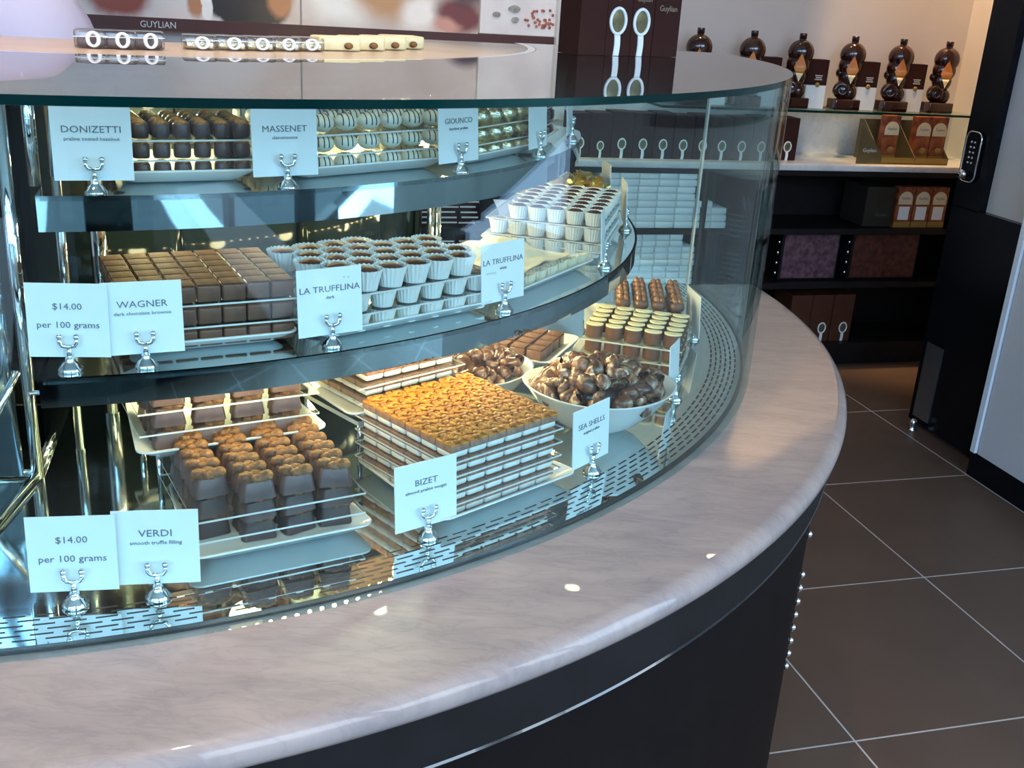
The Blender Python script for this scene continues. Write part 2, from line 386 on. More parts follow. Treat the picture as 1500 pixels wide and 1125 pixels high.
# window front behind the camera: sill wall, lintel and posts, open glazing to the sky
TF = -5.7
wf = MB()
wf.box((-3, TF, 3.70), (9, .2, 1.1)); wf.box((-3, TF, .12), (9, .2, .24))
struct(B(wf, 'wall_front', [BLACKM], None, W0, WA))
for i, s in enumerate((-6.9, -5.4, -3.9, -2.4, -.9, .6, 1.9)):
    k = MB().box((0, 0, 2.1), ((.09, .50, .12, .50, .10, .40, .09)[i], .14, 3.72)); struct(B(k, 'window_%d' % (i+1), [BLACKM], None, W(s, TF), WA))

# the street outside the window front
struct(B(MB().box((-3, -17, -.2), (40, 20, .1)), 'street_ground', mat('asphalt', (.012, .013, .014), .8, var=.3), None, W0, WA))
for i, (s_, w_, t_, l_) in enumerate(((-3.5, .5, -8.4, 3.0), (-.17, .95, -8.6, 4.2))):
    struct(B(MB().box((s_, t_, -.14), (w_, l_, .02)), 'added_pale_slab', mat('pale_reflection_slab', (.42, .44, .45), .8, var=.1), None, W0, WA))  # unseen pale slabs placed for bright reflections in the steel bands
eb = MB(); eb.box((-3, -19, 1.6), (44, 1, 3.8)); 
r_ = random.Random(11)
ex = struct(B(eb, 'exterior_building', mat('dark_render', (.10, .10, .11), .8, var=.3, vscale=.4), None, W0, WA))
for i in range(9):
    pw = MB().box((-16+3.3*i, -18.46, 1.6+.3*(i % 3)), (r_.uniform(.7, 1.8), .06, r_.uniform(1.6, 3.0))); struct(B(pw, 'added_reflection_panel', mat('pale_render', (.75, .78, .80), .7, var=.1, vscale=.5), None, W0, WA))  # pale panels added out of view to reflect as bright patches

# ------------------------------------------------------------------ door, lock, partition
d = empty('door_1', A0, DE); struct(d)
lf = MB(); lf.box((.225, .045, .86/2+.012), (.45, .07, .86-.012)); lf.box((.075, .045, 1.78), (.15, .07, 1.84)); lf.box((.30, .045, 2.62), (.30, .07, .16))
B(lf, 'door_leaf', BLACK, d)
up = MB().box((.65, .055, 1.70), (1.0, .03, 1.68)); B(up, 'door_panel', [WHITEP], d)
lo = MB().box((.75, .045, .43), (.6, .06, .82)); B(lo, 'lower_panel', BLACK, d)
kp = MB().box((.075, .0075, .19), (.095, .005, .30)); B(kp, 'kick_plate', [mat('dull_steel_plate', (.30, .32, .34), .3, .9)], d)
lock = empty('keypad_lock', A0+Vector((0, 0, 0)), DE)
tag(lock, 'chrome keypad lock on the black door edge', 'lock')
fr = MB(); 
pts = [(.052+.038*cos(a)*1.0+0, 1.045+.085*sin(a)) for a in [2*pi*i/24 for i in range(24)]]
def rrect(w, h, r, n=5):
    o = []
    for cx, cy, a0 in ((w/2-r, h/2-r, 0), (-w/2+r, h/2-r, 90), (-w/2+r, -h/2+r, 180), (w/2-r, -h/2+r, 270)):
        for i in range(n+1): a = rad(a0+90*i/n); o.append((cx+r*cos(a), cy+r*sin(a)))
    return o
LM = Matrix.Translation((.062, .009, 1.045)) @ Matrix.Rotation(pi/2, 4, 'X')
fr.prism(rrect(.080, .175, .025), .010, 0, LM)
B(fr, 'lock_plate', [BLACK], lock)
rim = MB().tube([LM @ Vector((x, y, .010)) for x, y in rrect(.080, .175, .025)], .0032, 8, closed=True); B(rim, 'lock_rim', CHROME, lock)
kn = MB().lathe([(.012, 0), (.012, .012), (.016, .016), (.016, .03), (.010, .034)], 16, 0, Matrix.Translation((.066, -.001, .985)) @ Matrix.Rotation(pi/2, 4, 'X')); B(kn, 'lock_knob', CHROME, lock)
for i in range(5):
    for j in range(2):
        b = MB().lathe([(.0045, 0), (.0045, .003), (.003, .004)], 8, 0, Matrix.Translation((.054+.018*j, -.001, 1.025+.018*i)) @ Matrix.Rotation(pi/2, 4, 'X')); B(b, 'key_button', CHROME, lock)
st = empty('door_stop', MD @ Vector((.085, -.03, 0)), DE); tag(st, 'small chrome door stop on the floor by the black door', 'door stop')
B(MB().lathe([(.017, 0), (.017, .004), (.012, .008), (.013, .022), (.016, .030), (.014, .042), (.008, .047)], 16), 'stop_body', CHROME, st)
pt = empty('partition', MD @ Vector((.475, -.05, 0)), DE)
tag(pt, 'grey white partition panel with pale edge and black skirting right of the door', 'partition')
B(MB().box((.9, .0, .62), (1.74, .05, 1.06)), 'panel', [WHITEP], pt)
B(MB().box((.012, -.003, .62), (.022, .062, 1.06)), 'edge_strip', mat('pale_edge_trim', (.80, .84, .88), .3), pt)
B(MB().box((.9, .004, .045), (1.80, .062, .09)), 'skirting', BLACK, pt)
B(MB().box((.9, .0, 1.165), (1.80, .07, .03)), 'top_rail', BLACK, pt)

# ------------------------------------------------------------------ daylight and lamps
w = bpy.data.worlds.new('sky'); S.world = w; w.use_nodes = True
nt = w.node_tree; bg = nt.nodes['Background']
tcw = nt.nodes.new('ShaderNodeTexCoord'); nz = nt.nodes.new('ShaderNodeTexNoise'); nz.inputs['Scale'].default_value = 2.2; nz.inputs['Detail'].default_value = 4
nt.links.new(tcw.outputs['Generated'], nz.inputs['Vector'])
cr = nt.nodes.new('ShaderNodeValToRGB'); cr.color_ramp.elements[0].position = .38; cr.color_ramp.elements[0].color = (.30, .58, 1.0, 1)
cr.color_ramp.elements[1].position = .66; cr.color_ramp.elements[1].color = (.80, .92, 1.0, 1)
nt.links.new(nz.outputs['Fac'], cr.inputs['Fac']); nt.links.new(cr.outputs['Color'], bg.inputs['Color'])
bg.inputs['Strength'].default_value = 6.5
def area(name, loc, rot, sx, sy, e, col, portal=False, spread=180):
    l = bpy.data.lights.new(name, 'AREA'); l.shape = 'RECTANGLE'; l.size = sx; l.size_y = sy; l.energy = e; l.color = col; l.spread = rad(spread)
    if portal: l.cycles.is_portal = True
    o = bpy.data.objects.new(name, l); link(o); o.location = loc; o.rotation_euler = rot; return o
area('window_portal', W(-3, TF+.12, 1.7), (rad(90), 0, WA), 8.8, 2.9, 1, (1, 1, 1), True)
area('side_window_portal', MD @ Vector((4.0, .05, 1.7)), (rad(90), 0, DE+pi), 2.0, 2.9, 1, (1, 1, 1), True)
def spot(name, loc, tgt, e, col, ang=50, rad_=.03):
    l = bpy.data.lights.new(name, 'SPOT'); l.energy = e; l.color = col; l.spot_size = rad(ang); l.spot_blend = .6; l.shadow_soft_size = rad_
    o = bpy.data.objects.new(name, l); link(o); o.location = loc; o.rotation_euler = (Vector(tgt)-Vector(loc)).to_track_quat('-Z', 'Y').to_euler(); return o
WARM = (1, .74, .46)
DL = [(-.02, .02, .40, .315, 1.55), (-.95, -.25, -.95, .3, 1.2), (-2.0, -.3, -2.0, .3, 1.4)]
for i, (s, t, s2, t2, z2) in enumerate(DL):
    p = W(s, t, 3.29)
    f = empty('downlight', p); tag(f, 'recessed ceiling downlight %s along the back wall' % ('nearest the door', 'in the middle', 'above the poster')[i], 'downlight', 'ceiling downlights')
    B(MB().lathe([(.05, .012), (.055, 0), (.042, -.004), (.04, .012)], 20, cap=False), 'trim_ring', CHROME, f)
    B(MB().lathe([(.038, .006), (.001, .006)], 20), 'lamp_disc', SPOTM, f)
    spot('downlight_lamp', p-Vector((0, 0, .03)), W(s2, t2, z2), (260, 50, 70)[i], WARM if i != 0 else (1, .62, .30), 58 if i else 42)
for i, (x, y) in enumerate(((-.95, .35), (-.15, .75), (-1.0, 1.3))):
    p = Vector((x, y, 3.29)); f = empty('downlight', p); tag(f, 'recessed ceiling downlight above the %s counter front' % ('left end of the', 'middle of the', 'inside of the')[i], 'downlight', 'ceiling downlights')
    B(MB().lathe([(.05, .012), (.055, 0), (.042, -.004), (.04, .012)], 20, cap=False), 'trim_ring', CHROME, f)
    B(MB().lathe([(.038, .006), (.001, .006)], 20), 'lamp_disc', SPOTM, f)
    spot('downlight_lamp', p-Vector((0, 0, .03)), (x+.05, y+.4, .9), 62, (1, .68, .45), 50)

# ------------------------------------------------------------------ counter
AL, AR = -96, 15.6
C0 = (CX, CY, 0)
def ring(name, mats, prof, parent=None, mis=None, n=96, a0=AL, a1=AR, smooth=False):
    return B(MB().arc(prof, a0, a1, n, mis, smooth), name, mats, parent, C0 if parent is None else (0, 0, 0))
cb = empty('counter_body', C0); tag(cb, 'dark brown curved counter body under the marble top', 'counter')
body = ring('front_panel', BODYM, [(1.385, .09), (1.385, .80), (1.30, .80), (1.30, .09)], cb, smooth=False)
ring('apron', BLACKM, [(1.398, .80), (1.398, .862), (.55, .862), (.55, .80)], cb)
ring('trim_bead', mat('gloss_bead', (.012, .016, .018), .10, 0, .9, var=.1), [(1.385, .788), (1.395, .791), (1.399, .797), (1.395, .803), (1.385, .806)], cb)
ring('plinth', BLACKM, [(1.34, 0), (1.34, .09), (1.25, .09), (1.25, 0)], cb)
B(MB().box((0, 0, .43), (.84, .02, .86), 0, Matrix.Rotation(rad(15.4), 4, 'Z') @ Matrix.Translation((.97, 0, 0))), 'end_panel', BLACK, cb)
for i in range(9):
    zz = .69-.026*i-(.05 if i else 0)
    B(MB().ell((0, 0, 0), (.006, .006, .007), 0, Matrix.Translation((1.387*cos(rad(-18.6)), 1.387*sin(rad(-18.6)), zz)), 10, 6), 'glint_bead', CHROME, cb)  # chrome beads standing for a column of reflected glints
pr = [(.55, .862), (.55, .90)]
for i in range(9): a = rad(90-180*i/8); pr.append((1.395+.019*cos(a), .881+.019*sin(a)))
top = B(MB().arc(pr, AL, AR, 128, None, True), 'marble_countertop', MARB, None, C0)
top.data.polygons.foreach_set('use_smooth', [True]*len(top.data.polygons))
try:
    top.data.set_sharp_from_angle(angle=rad(30))
except Exception: pass
tag(top, 'curved grey marble countertop with rounded front edge', 'countertop')

# deck with slotted rim
dk = empty('display_deck', C0); tag(dk, 'polished steel deck at the bottom of the glass case', 'display deck')
ring('deck_plate', DECKM, [(.62, .9005), (.62, ZD), (1.165, ZD), (1.165, .9005)], dk)
ring('vent_strip', SLOT, [(1.165, .9005), (1.165, ZD), (1.232, ZD), (1.232, .9005)], dk)
ring('trim_line', [mat('dark_seal', (.02, .02, .02), .4)], [(1.232, .9005), (1.232, .9035), (1.2375, .9035), (1.2375, .9005)], dk)

# glass
gt = ring("curved_glass_screen", GLASS, [(RG-.0095, .9008), (RG, .9008), (RG, 1.3965), (RG-.0095, 1.3965)], None, n=128, smooth=False)
gt.data.polygons.foreach_set('use_smooth', [True]*len(gt.data.polygons)); gt.data.set_sharp_from_angle(angle=rad(30))
tag(gt, 'tall curved glass front of the chocolate display case', 'glass front')
gl = B(MB().arc([(.815, 1.397), (.815, 1.405), (RG, 1.405), (RG, 1.397)], AL, AR, 128, [1, 0, 1, 0]), 'cover_sheet', [LIDG, GEDGE], None, C0)
tag(gl, 'flat glass lid with dark green edge on top of the case', 'glass lid')
er = empty('glass_end_pane', C0); tag(er, 'flat glass end pane of the case facing the back shelves', 'glass pane')
B(MB().box((0, 0, 0), (.42, .008, .488), 0, Matrix.Rotation(rad(15), 4, 'Z') @ Matrix.Translation((1.025, 0, 1.149))), 'pane', GLASS, er)
B(MB().box((0, 0, 0), (.004, .010, .488), 0, Matrix.Rotation(rad(15), 4, 'Z') @ Matrix.Translation((1.232, 0, 1.149))), 'pane_edge', AEDGE, er)
lg = empty('rear_ledge', C0); tag(lg, 'beige stone ledge behind the glass lid', 'ledge')
ring('slab', LEDGE, [(.50, 1.372), (.50, 1.403), (.80, 1.403), (.80, 1.372)], lg)
ring('edge_bead', CHROME, [(.80, 1.392), (.80, 1.405), (.814, 1.405), (.814, 1.392)], lg)
rp = empty('rear_doors', C0); tag(rp, 'dark mirrored sliding doors closing the back of the case', 'case door')
for i in range(6):
    a0 = -96+18.6*i
    B(MB().arc([(.60+.008*(i % 2), .902), (.60+.008*(i % 2), 1.37), (.606+.008*(i % 2), 1.37), (.606+.008*(i % 2), .902)], a0, a0+19, 14, None, True), 'door_pane', DMIRROR, rp)
# shelves
SHV = []
for nm, z, R, zb, lab, ae in (('upper', Z1, R1, 1.222, 'upper curved mirror steel shelf of the case, level with the gold foil sweets', 6), ('middle', Z2, R2, 1.060, 'lower curved mirror steel shelf of the case, holding the paper cup truffles', 12.5)):
    sh = empty('display_shelf', C0); SHV.append(sh); tag(sh, lab, 'shelf', 'curved steel shelves')
    r0 = .655 if nm == 'upper' else .765
    n = 96; mb = MB()
    # plate with a rounded right-hand end
    out = []
    rr = .10
    for i in range(n+1): a = rad(-72+(ae-5+72)*i/n); out.append((R*cos(a), R*sin(a)))
    ce = rad(ae-5); cc = ((R-rr)*cos(ce), (R-rr)*sin(ce))
    for i in range(1, 10): a = ce+rad(10*i); out.append((cc[0]+rr*cos(a), cc[1]+rr*sin(a)))
    ti = [( (r0)*cos(ce)-rr*sin(ce), r0*sin(ce)+rr*cos(ce))]
    inn = ti+[(r0*cos(rad(ae-5-(ae-5+72)*i/40)), r0*sin(rad(ae-5-(ae-5+72)*i/40))) for i in range(41)]
    mb.prism([(x, y) for x, y in out+inn], .006, 0, Matrix.Translation((0, 0, z-.006)))
    B(mb, 'shelf_plate', STEEL, sh)
    fb = MB(); vs = []; fs = []
    m = len(out)
    for x, y in out: vs += [(x, y, z), (x, y, zb)]
    for x, y in out:
        l = math.hypot(x, y); vs += [(x*(1-.004/l), y*(1-.004/l), z), (x*(1-.004/l), y*(1-.004/l), zb)]
    for i in range(m-1):
        fs.append((2*i, 2*i+2, 2*i+3, 2*i+1)); o2 = 2*m; fs.append((o2+2*i, o2+2*i+1, o2+2*i+3, o2+2*i+2)); fs.append((2*i+1, 2*i+3, o2+2*i+3, o2+2*i+1)); fs.append((2*i, o2+2*i, o2+2*i+2, 2*i+2))
    fs += [(0, 1, 2*m+1, 2*m)]
    fb.add(vs, fs, 0, True); bnd = B(fb, 'front_band', BAND, sh); bnd.data.set_sharp_from_angle(angle=rad(40))
    B(MB().box((0, 0, 0), (R-r0, .004, z-zb), 0, Matrix.Rotation(rad(-72), 4, 'Z') @ Matrix.Translation(((R+r0)/2, 0, (z+zb)/2))), 'end_band', BAND, sh)
    for th in (-60, -40, -20, 0):
        B(MB().box((0, 0, 0), (R-r0-.02, .012, .018), 0, Matrix.Rotation(rad(th), 4, 'Z') @ Matrix.Translation(((R+r0)/2-.01, 0, z-.015))), 'bracket', CHROME, sh)
# posts
def post(th, R, z0, z1, r, lab, group=None):
    o = B(MB().lathe([(r, z0), (r, z1)], 14), 'chrome_post', CHROME, None, P(th, R)); tag(o, lab, 'post', group); return o
post(-74.4, .862, ZD, 1.394, .0075, 'tall chrome corner post at the left end of the deck')
post(-72.6, .845, Z1, 1.394, .007, 'short chrome post at the left end of the upper shelf')
post(-71.5, .78, ZD, 1.394, .006, 'thin chrome post behind the left card stands')
post(-18.7, .69, ZD, 1.394, .007, 'chrome post behind the middle shelf, left of a pair')
post(-22.5, .725, ZD, 1.394, .0055, 'slim chrome post behind the middle shelf, right of a pair')
post(-68.5, .655, ZD, 1.37, .011, 'dark chrome column behind the brownie card')
# left bay: rails, mirror panel and end plate beyond the corner post
lb = empty('mirror_panel', C0); tag(lb, 'mirror steel panel left of the corner post', 'panel')
B(MB().arc([(.862, .91), (.862, 1.39), (.868, 1.39), (.868, .91)], -97, -75.4, 30, None, True), 'panel_sheet', [mat('bay_mirror', (.42, .50, .55), .09, 1, bump=.10, bscale=5)], lb)
ra = empty('chrome_rail', P(-74.4, .862, ZD+.006)); tag(ra, 'chrome floor rails meeting at the foot of the corner post', 'rail')
for i, (th, R) in enumerate(((-74.2, .60), (-84, .862), (-77.5, 1.22))):
    v = P(th, R, 0)-P(-74.4, .862, 0); B(MB().tube([(0, 0, 0), (v.x, v.y, 0)], .005, 10), 'rail', CHROME, ra)
br = empty('reflection_rod', P(-74.4, .885, 0)); tag(br, 'slanting chrome rod standing for a rail reflection left of the corner post', 'rod')
v = P(-79.5, .862, 0)-P(-74.4, .862, 0)
B(MB().tube([(-.002, -.009, 1.055), (v.x, v.y-.009, ZD+.008)], .0042, 10), 'rod', CHROME, br)  # slanting rod draws the floor rail's reflection in the mirror panel
B(MB().tube([(.004, .0, ZD+.12), (.062, .02, ZD+.12)], .003, 8), 'hook', CHROME, br)

# lamps strips inside the case: small warm bulbs under the lid and shelves
def strip(par, R, z, a0, a1, n, e):
    s_ = empty('lamp_strip'); s_.parent = par
    ring('channel', CHROME, [(R-.006, z+.004), (R-.006, z+.009), (R+.006, z+.009), (R+.006, z+.004)], s_, n=48, a0=a0, a1=a1)
    me = MB().ell((0, 0, 0), (.003, .003, .003), 0, None, 8, 5).mesh('bulb', LEDM)
    for i in range(n):
        a = rad(a0+(a1-a0)*(i+.5)/n); ob('bulb', me, s_, (R*cos(a), R*sin(a), z))
    k = max(3, int((a1-a0)/14))
    for i in range(k):
        a = a0+(a1-a0)*(i+.5)/k
        l = bpy.data.lights.new('strip_lamp', 'POINT'); l.energy = e/k; l.color = (1, .76, .40); l.shadow_soft_size = .02
        o = bpy.data.objects.new('strip_lamp', l); link(o); o.location = P(a, R, z-.008)
strip(lg, .665, 1.358, -70, 8, 44, 14)
ring('front_lip', CHROME, [(.700, 1.340), (.700, 1.3725), (.704, 1.3725), (.704, 1.340)], lg)
strip(SHV[0], .70, 1.240, -70, 0, 36, 5.5)
strip(SHV[1], .80, 1.074, -70, 4, 40, 9)

strip(SHV[1], 1.009, 1.0635, -67, -28, 40, .25)
# ------------------------------------------------------------------ trays and sheets
def traymesh(w, d, h=.018, k=1.0):
    mb = MB(); N = 6
    def rg(ww, dd, z, r): return [(x, y, z) for x, y in rrect(ww, dd, r, N)]
    rings = [rg(w-.05, d-.05, 0, .012), rg(w-.034, d-.034, .003, .016), rg(w, d, h-.002, .016), rg(w, d, h, .016), rg(w-.006, d-.006, h, .014), rg(w-.036, d-.036, .006, .010)]
    n = len(rings[0]); vs = [(x*(1+(k-1)*(y/d+.5)), y, z) for r in rings for x, y, z in r]; fs = []
    for j in range(len(rings)-1):
        for i in range(n): fs.append((j*n+i, j*n+(i+1) % n, (j+1)*n+(i+1) % n, (j+1)*n+i))
    fs.append(list(range(n))[::-1]); fs.append([(len(rings)-1)*n+i for i in range(n)])
    mb.add(vs, fs, 0, True); me = mb.mesh('tray', WHITE); me.set_sharp_from_angle(angle=rad(40)); return me
TRAYS = 'white porcelain trays in the case'
def tray(M, w, d, label, h=.018, k=1.0):
    """M: frame at the tray's front edge centre, x right, y inward; returns height of the inner floor above M"""
    o = ob('serving_tray', traymesh(w, d, h, k)); o.matrix_world = M @ Matrix.Translation((0, d/2, .0005)); tag(o, label, 'tray', TRAYS); return o
def sheet(M, x0, x1, y0, y1, z, label):
    mb = MB(); h = .0022; vs = [(x, y, zz) for zz in (0, h) for x, y in ((x0, y0), (x1, y0), (x1, y1), (x0, y1))]
    mb.add(vs, [(3, 2, 1, 0), (4, 5, 6, 7)], 0, False); mb.add(vs, [(0, 1, 5, 4), (1, 2, 6, 5), (2, 3, 7, 6), (3, 0, 4, 7)], 1, False)
    o = B(mb, 'acrylic_sheet', [ACRY, AEDGE]); o.matrix_world = M @ Matrix.Translation((0, 0, z)); tag(o, label, 'sheet', 'clear acrylic sheets between tiers'); return o
def stand(M, w, d, h, label):
    e = empty('riser_stand'); e.matrix_world = M; tag(e, label, 'stand', 'glass riser stands on the deck')
    mb = MB(); vs = [(x, y, z) for z in (h-.006, h) for x, y in ((-w/2, 0), (w/2, 0), (w/2, d), (-w/2, d))]
    mb.add(vs, [(3, 2, 1, 0), (4, 5, 6, 7)], 0, False); mb.add(vs, [(0, 1, 5, 4), (1, 2, 6, 5), (2, 3, 7, 6), (3, 0, 4, 7)], 1, False)
    B(mb, 'stand_top', [ACRY, AEDGE], e)
    for x in (-w/2+.012, w/2-.012):
        for y in (.012, d-.012): B(MB().lathe([(.004, 0), (.004, h-.006)], 10), 'leg', CHROME, e, (x, y, 0))
    return e

# ------------------------------------------------------------------ sweets: one of each kind
def noisy(amp, fr, seed=0):
    from mathutils import noise
    off = Vector((seed*3.1, seed*1.7, seed*5.3))
    return lambda p: p*(1+amp*noise.noise(p*fr+off))
def pral(kind):
    """a finished sweet standing at the origin, with its parts"""
    if kind == 'barrel':
        o = B(MB().lathe([(.0088, 0), (.0100, .002), (.0103, .009), (.0098, .0155), (.0088, .0172)], 18), 'praline', GCHOC)
        B(MB().ell((0, 0, 0), (.0085, .0085, .0042), 0, Matrix.Translation((0, 0, .0168)), 12, 7, lambda p: Vector((p.x*(1+.18*sin(p.y*900)), p.y*(1+.18*cos(p.x*800)), p.z))), 'nut_topping', NUT, o)
    elif kind == 'striped':
        o = B(MB().ell((0, 0, .0112), (.0156, .0150, .0112), 0, None, 20, 13), 'praline', IVORY)
        st = MB()
        for k, ph in enumerate((-.0078, -.0014, .0050)):
            pts = []
            for i in range(17):
                a = rad(-20+220*i/16); x = ph+.0038*cos(a)
                r = math.sqrt(max(1e-6, 1-(x/.0158)**2)); pts.append((x, .0152*r*cos(a), .0112+.0114*r*sin(a)))
            st.tube(pts, .00075, 6)
        B(st, 'dark_stripes', DCHOC, o)
    elif kind == 'foil':
        from mathutils import noise
        f = lambda p: p*(1+.34*noise.noise(p*190)+.18*noise.noise(p*420))
        o = B(MB().ell((0, 0, 0), (.0175, .0130, .0098), 0, Matrix.Translation((0, 0, .0095)), 20, 14, f), 'wrapped_sweet', SILVF)
    elif kind == 'caramel':
        o = B(MB().rbox((0, 0, .0085), (.024, .024, .017), .004), 'praline', DCHOC)
        B(MB().ell((0, 0, 0), (.010, .009, .006), 0, Matrix.Translation((0, 0, .017)), 12, 7, noisy(.25, 220)), 'caramel_topping', CARAM, o)
    elif kind == 'brownie':
        o = B(MB().rbox((0, 0, .0095), (.0262, .0262, .019), .0022), 'brownie_square', MCHOC)
        B(MB().rbox((0, 0, .0197), (.0252, .0252, .0022), .0009), 'glazed_top', BTOP, o)
    elif kind == 'verdi':
        mb = MB(); vs = []
        for z, k in ((0, 1), (.019, .84), (.021, .76)):
            for x, y in rrect(.039*k, .026*k, .005*k, 3): vs.append((x, y, z))
        n = len(vs)//3; fs = [(j*n+i, j*n+(i+1) % n, (j+1)*n+(i+1) % n, (j+1)*n+i) for j in range(2) for i in range(n)]+[list(range(n))[::-1], [2*n+i for i in range(n)]]
        mb.add(vs, fs, 0, True); me = mb.mesh('praline', GCHOC); me.set_sharp_from_angle(angle=rad(50)); o = ob('praline', me)
        t = MB()
        for x, y, r, sd in ((-.010, .003, .0095, 1), (.009, -.003, .0100, 2), (.001, .005, .0085, 3), (-.002, -.005, .0075, 4)):
            t.ell((0, 0, 0), (r, r*.8, r*.72), 0, Matrix.Translation((x, y, .0225)), 12, 8, noisy(.3, 260, sd))
        B(t, 'nut_topping', NUTD, o)
    elif kind in ('bizet', 'bizet_top', 'nougat'):
        pk = .0286
        o = B(MB().rbox((0, 0, .0128), (pk, pk, .0078), .0007), 'praline_layer', PRALINE)
        B(MB().rbox((0, 0, .0052), (pk*.965, pk*.965, .0092), .0042, 0, None, 3), 'nougat_layer', NOUGAT, o)
        if kind == 'bizet_top':
            t = MB(); t.rbox((0, 0, .0174), (pk*.985, pk*.985, .0026), .001)
            r_ = random.Random(5)
            for i in range(24):
                t.ell((0, 0, 0), (r_.uniform(.0035, .0072), r_.uniform(.0025, .0046), .0013), 0, Matrix.Translation((r_.uniform(-.0120, .0120), r_.uniform(-.0120, .0120), .0188+r_.uniform(0, .0028))) @ Matrix.Rotation(r_.uniform(0, 6), 4, 'Z') @ Matrix.Rotation(r_.uniform(-.55, .55), 4, 'X'), 8, 5)
            B(t, 'almond_topping', ALMOND, o)
    elif kind in ('cup', 'cup_dark'):
        mb = MB(); n = 44; rows = ((.0126, 0.0), (.0144, .009), (.0162, .017), (.0182, .0225)); vs = []
        for j, (r, z) in enumerate(rows):
            for i in range(n):
                q = r+(.00075 if i % 2 else -.00045)*(0.4+j*.3); a = 2*pi*i/n
                vs.append((q*cos(a), q*sin(a), z+(.0009 if (i % 2 and j == 3) else 0)))
        fs = [(j*n+i, j*n+(i+1) % n, (j+1)*n+(i+1) % n, (j+1)*n+i) for j in range(3) for i in range(n)]+[list(range(n))[::-1]]
        mb.add(vs, fs, 0, False); o = B(mb, 'paper_cup_truffle', PAPER)
        B(MB().lathe([(.0118, .001), (.0134, .010), (.0138, .0165), (.0126, .0208), (.0080, .0234), (.001, .0242)], 22), 'truffle', TRUF, o)
    elif kind == 'empty_cup':
        mb = MB(); n = 44; rows = ((.0125, 0.0), (.0155, .009), (.0190, .0165)); vs = []
        for j, (r, z) in enumerate(rows):
            for i in range(n):
                q = r+(.0008 if i % 2 else -.0005)*(.5+j*.4); a = 2*pi*i/n; vs.append((q*cos(a), q*sin(a), z))
        fs = [(j*n+i, j*n+(i+1) % n, (j+1)*n+(i+1) % n, (j+1)*n+i) for j in range(2) for i in range(n)]+[list(range(n))[::-1]]
        mb.add(vs, fs, 0, False); o = B(mb, 'empty_paper_cup', CREAMP)
    elif kind == 'kidney':
        pts = []
        for i in range(28):
            a = 2*pi*i/28; x = .0145*cos(a); y = .0092*sin(a)-(.0034*(1-(x/.0145)**2) if sin(a) < 0 else 0)*-1*1.0
            pts.append((x, y+.0010-(.0022*(x/.0145)**2)))
        pts = [(-y, x) for x, y in pts]; o = B(MB().prism(pts, .0205, 0, None, True), 'praline', MCHOC); o.data.set_sharp_from_angle(angle=rad(50))
        p2 = [(x*1.02, y*1.02) for x, y in pts]; c = B(MB().prism(p2, .0024, 0, Matrix.Translation((0, 0, .0204)), True), 'cream_top', CREAM, o); c.data.set_sharp_from_angle(angle=rad(50))
    elif kind == 'hazel':
        o = B(MB().lathe([(.0070, 0), (.0105, .003), (.0115, .009), (.0100, .015), (.0060, .019)], 14, 0, Matrix.Diagonal((1, 1.28, 1, 1))), 'praline', MCHOC)
        mb = MB()
        for i in range(4):
            a = pi/4+pi/2*i; mb.ell((0, 0, 0), (.0052, .0052, .0056), 0, Matrix.Translation((.0046*cos(a), .0066*sin(a), .0195)), 10, 7, noisy(.2, 200, i))
        B(mb, 'hazelnut_topping', CARAM, o)
    elif kind == 'twist':
        from mathutils import noise
        mb = MB(); f = lambda p: p*(1+.2*noise.noise(p*160))
        mb.ell((0, 0, 0), (.019, .013, .013), 0, Matrix.Translation((0, 0, .013)), 18, 12, f)
        o = B(mb, 'wrapped_sweet', GOLDF)
        t = MB()
        for s in (-1, 1):
            n = 18; vs = [(s*.017, .002*cos(2*pi*i/n), .013+.002*sin(2*pi*i/n)) for i in range(n)]+[(s*(.033+(.003 if i % 2 else 0)), (.013+(.002 if i % 2 else -.002))*cos(2*pi*i/n), .014+(.011+(.002 if i % 2 else -.002))*sin(2*pi*i/n)) for i in range(n)]
            t.add(vs, [(i, (i+1) % n, n+(i+1) % n, n+i) for i in range(n)], 0, False)
        B(t, 'twisted_ends', GOLDF, o)
    return o
PROTO = {}
def sweet(kind, M, label, cat, group, jit=.06):
    if kind not in PROTO:
        p = pral(kind); PROTO[kind] = p
        o = p
    else:
        o = dup(PROTO[kind], (0, 0, 0))
    o.matrix_world = M @ Matrix.Rotation(random.uniform(-jit, jit), 4, 'Z')
    tag(o, label, cat, group); return o
def grid(kind, M, cols, rows, px, py, x0, y0, tiers, zs, desc, cat, where, group, keep=None, hexo=False, leftdeep=False, jit=.05, topkind=None, sub=None):
    """rows of sweets; col 0 at the left, row 0 at the front; keep(c, r, t) says which of them the photo shows"""
    tn = {1: ['only'], 2: ['bottom', 'top'], 3: ['bottom', 'middle', 'top'], 4: ['bottom', 'second', 'third', 'top'], 5: ['bottom', 'second', 'middle', 'fourth', 'top']}[tiers]
    for t in range(tiers):
        cells = [(c, r) for r in range(rows) for c in range(cols) if not keep or keep(c, r, t)]
        for c, r in cells:
            x = x0+px*c+(px*.5 if (hexo and r % 2) else 0); y = y0+py*r
            k = topkind if (topkind and t == tiers-1) else kind
            cs = sorted(cc for cc, r2 in cells if r2 == r); i = cs.index(c)+1
            if leftdeep: lab = '%s, %s from front, %s column, %s tier, %s' % (desc, ordn(r+1), ordn(c+1), tn[t], where)
            else: lab = '%s, %s from left, %s row, %s tier, %s' % (desc, ordn(i), 'front' if r == 0 else ordn(r+1), tn[t], where)
            sweet(k, M @ Matrix.Translation((x, y, zs[t])), lab, cat, group, jit)

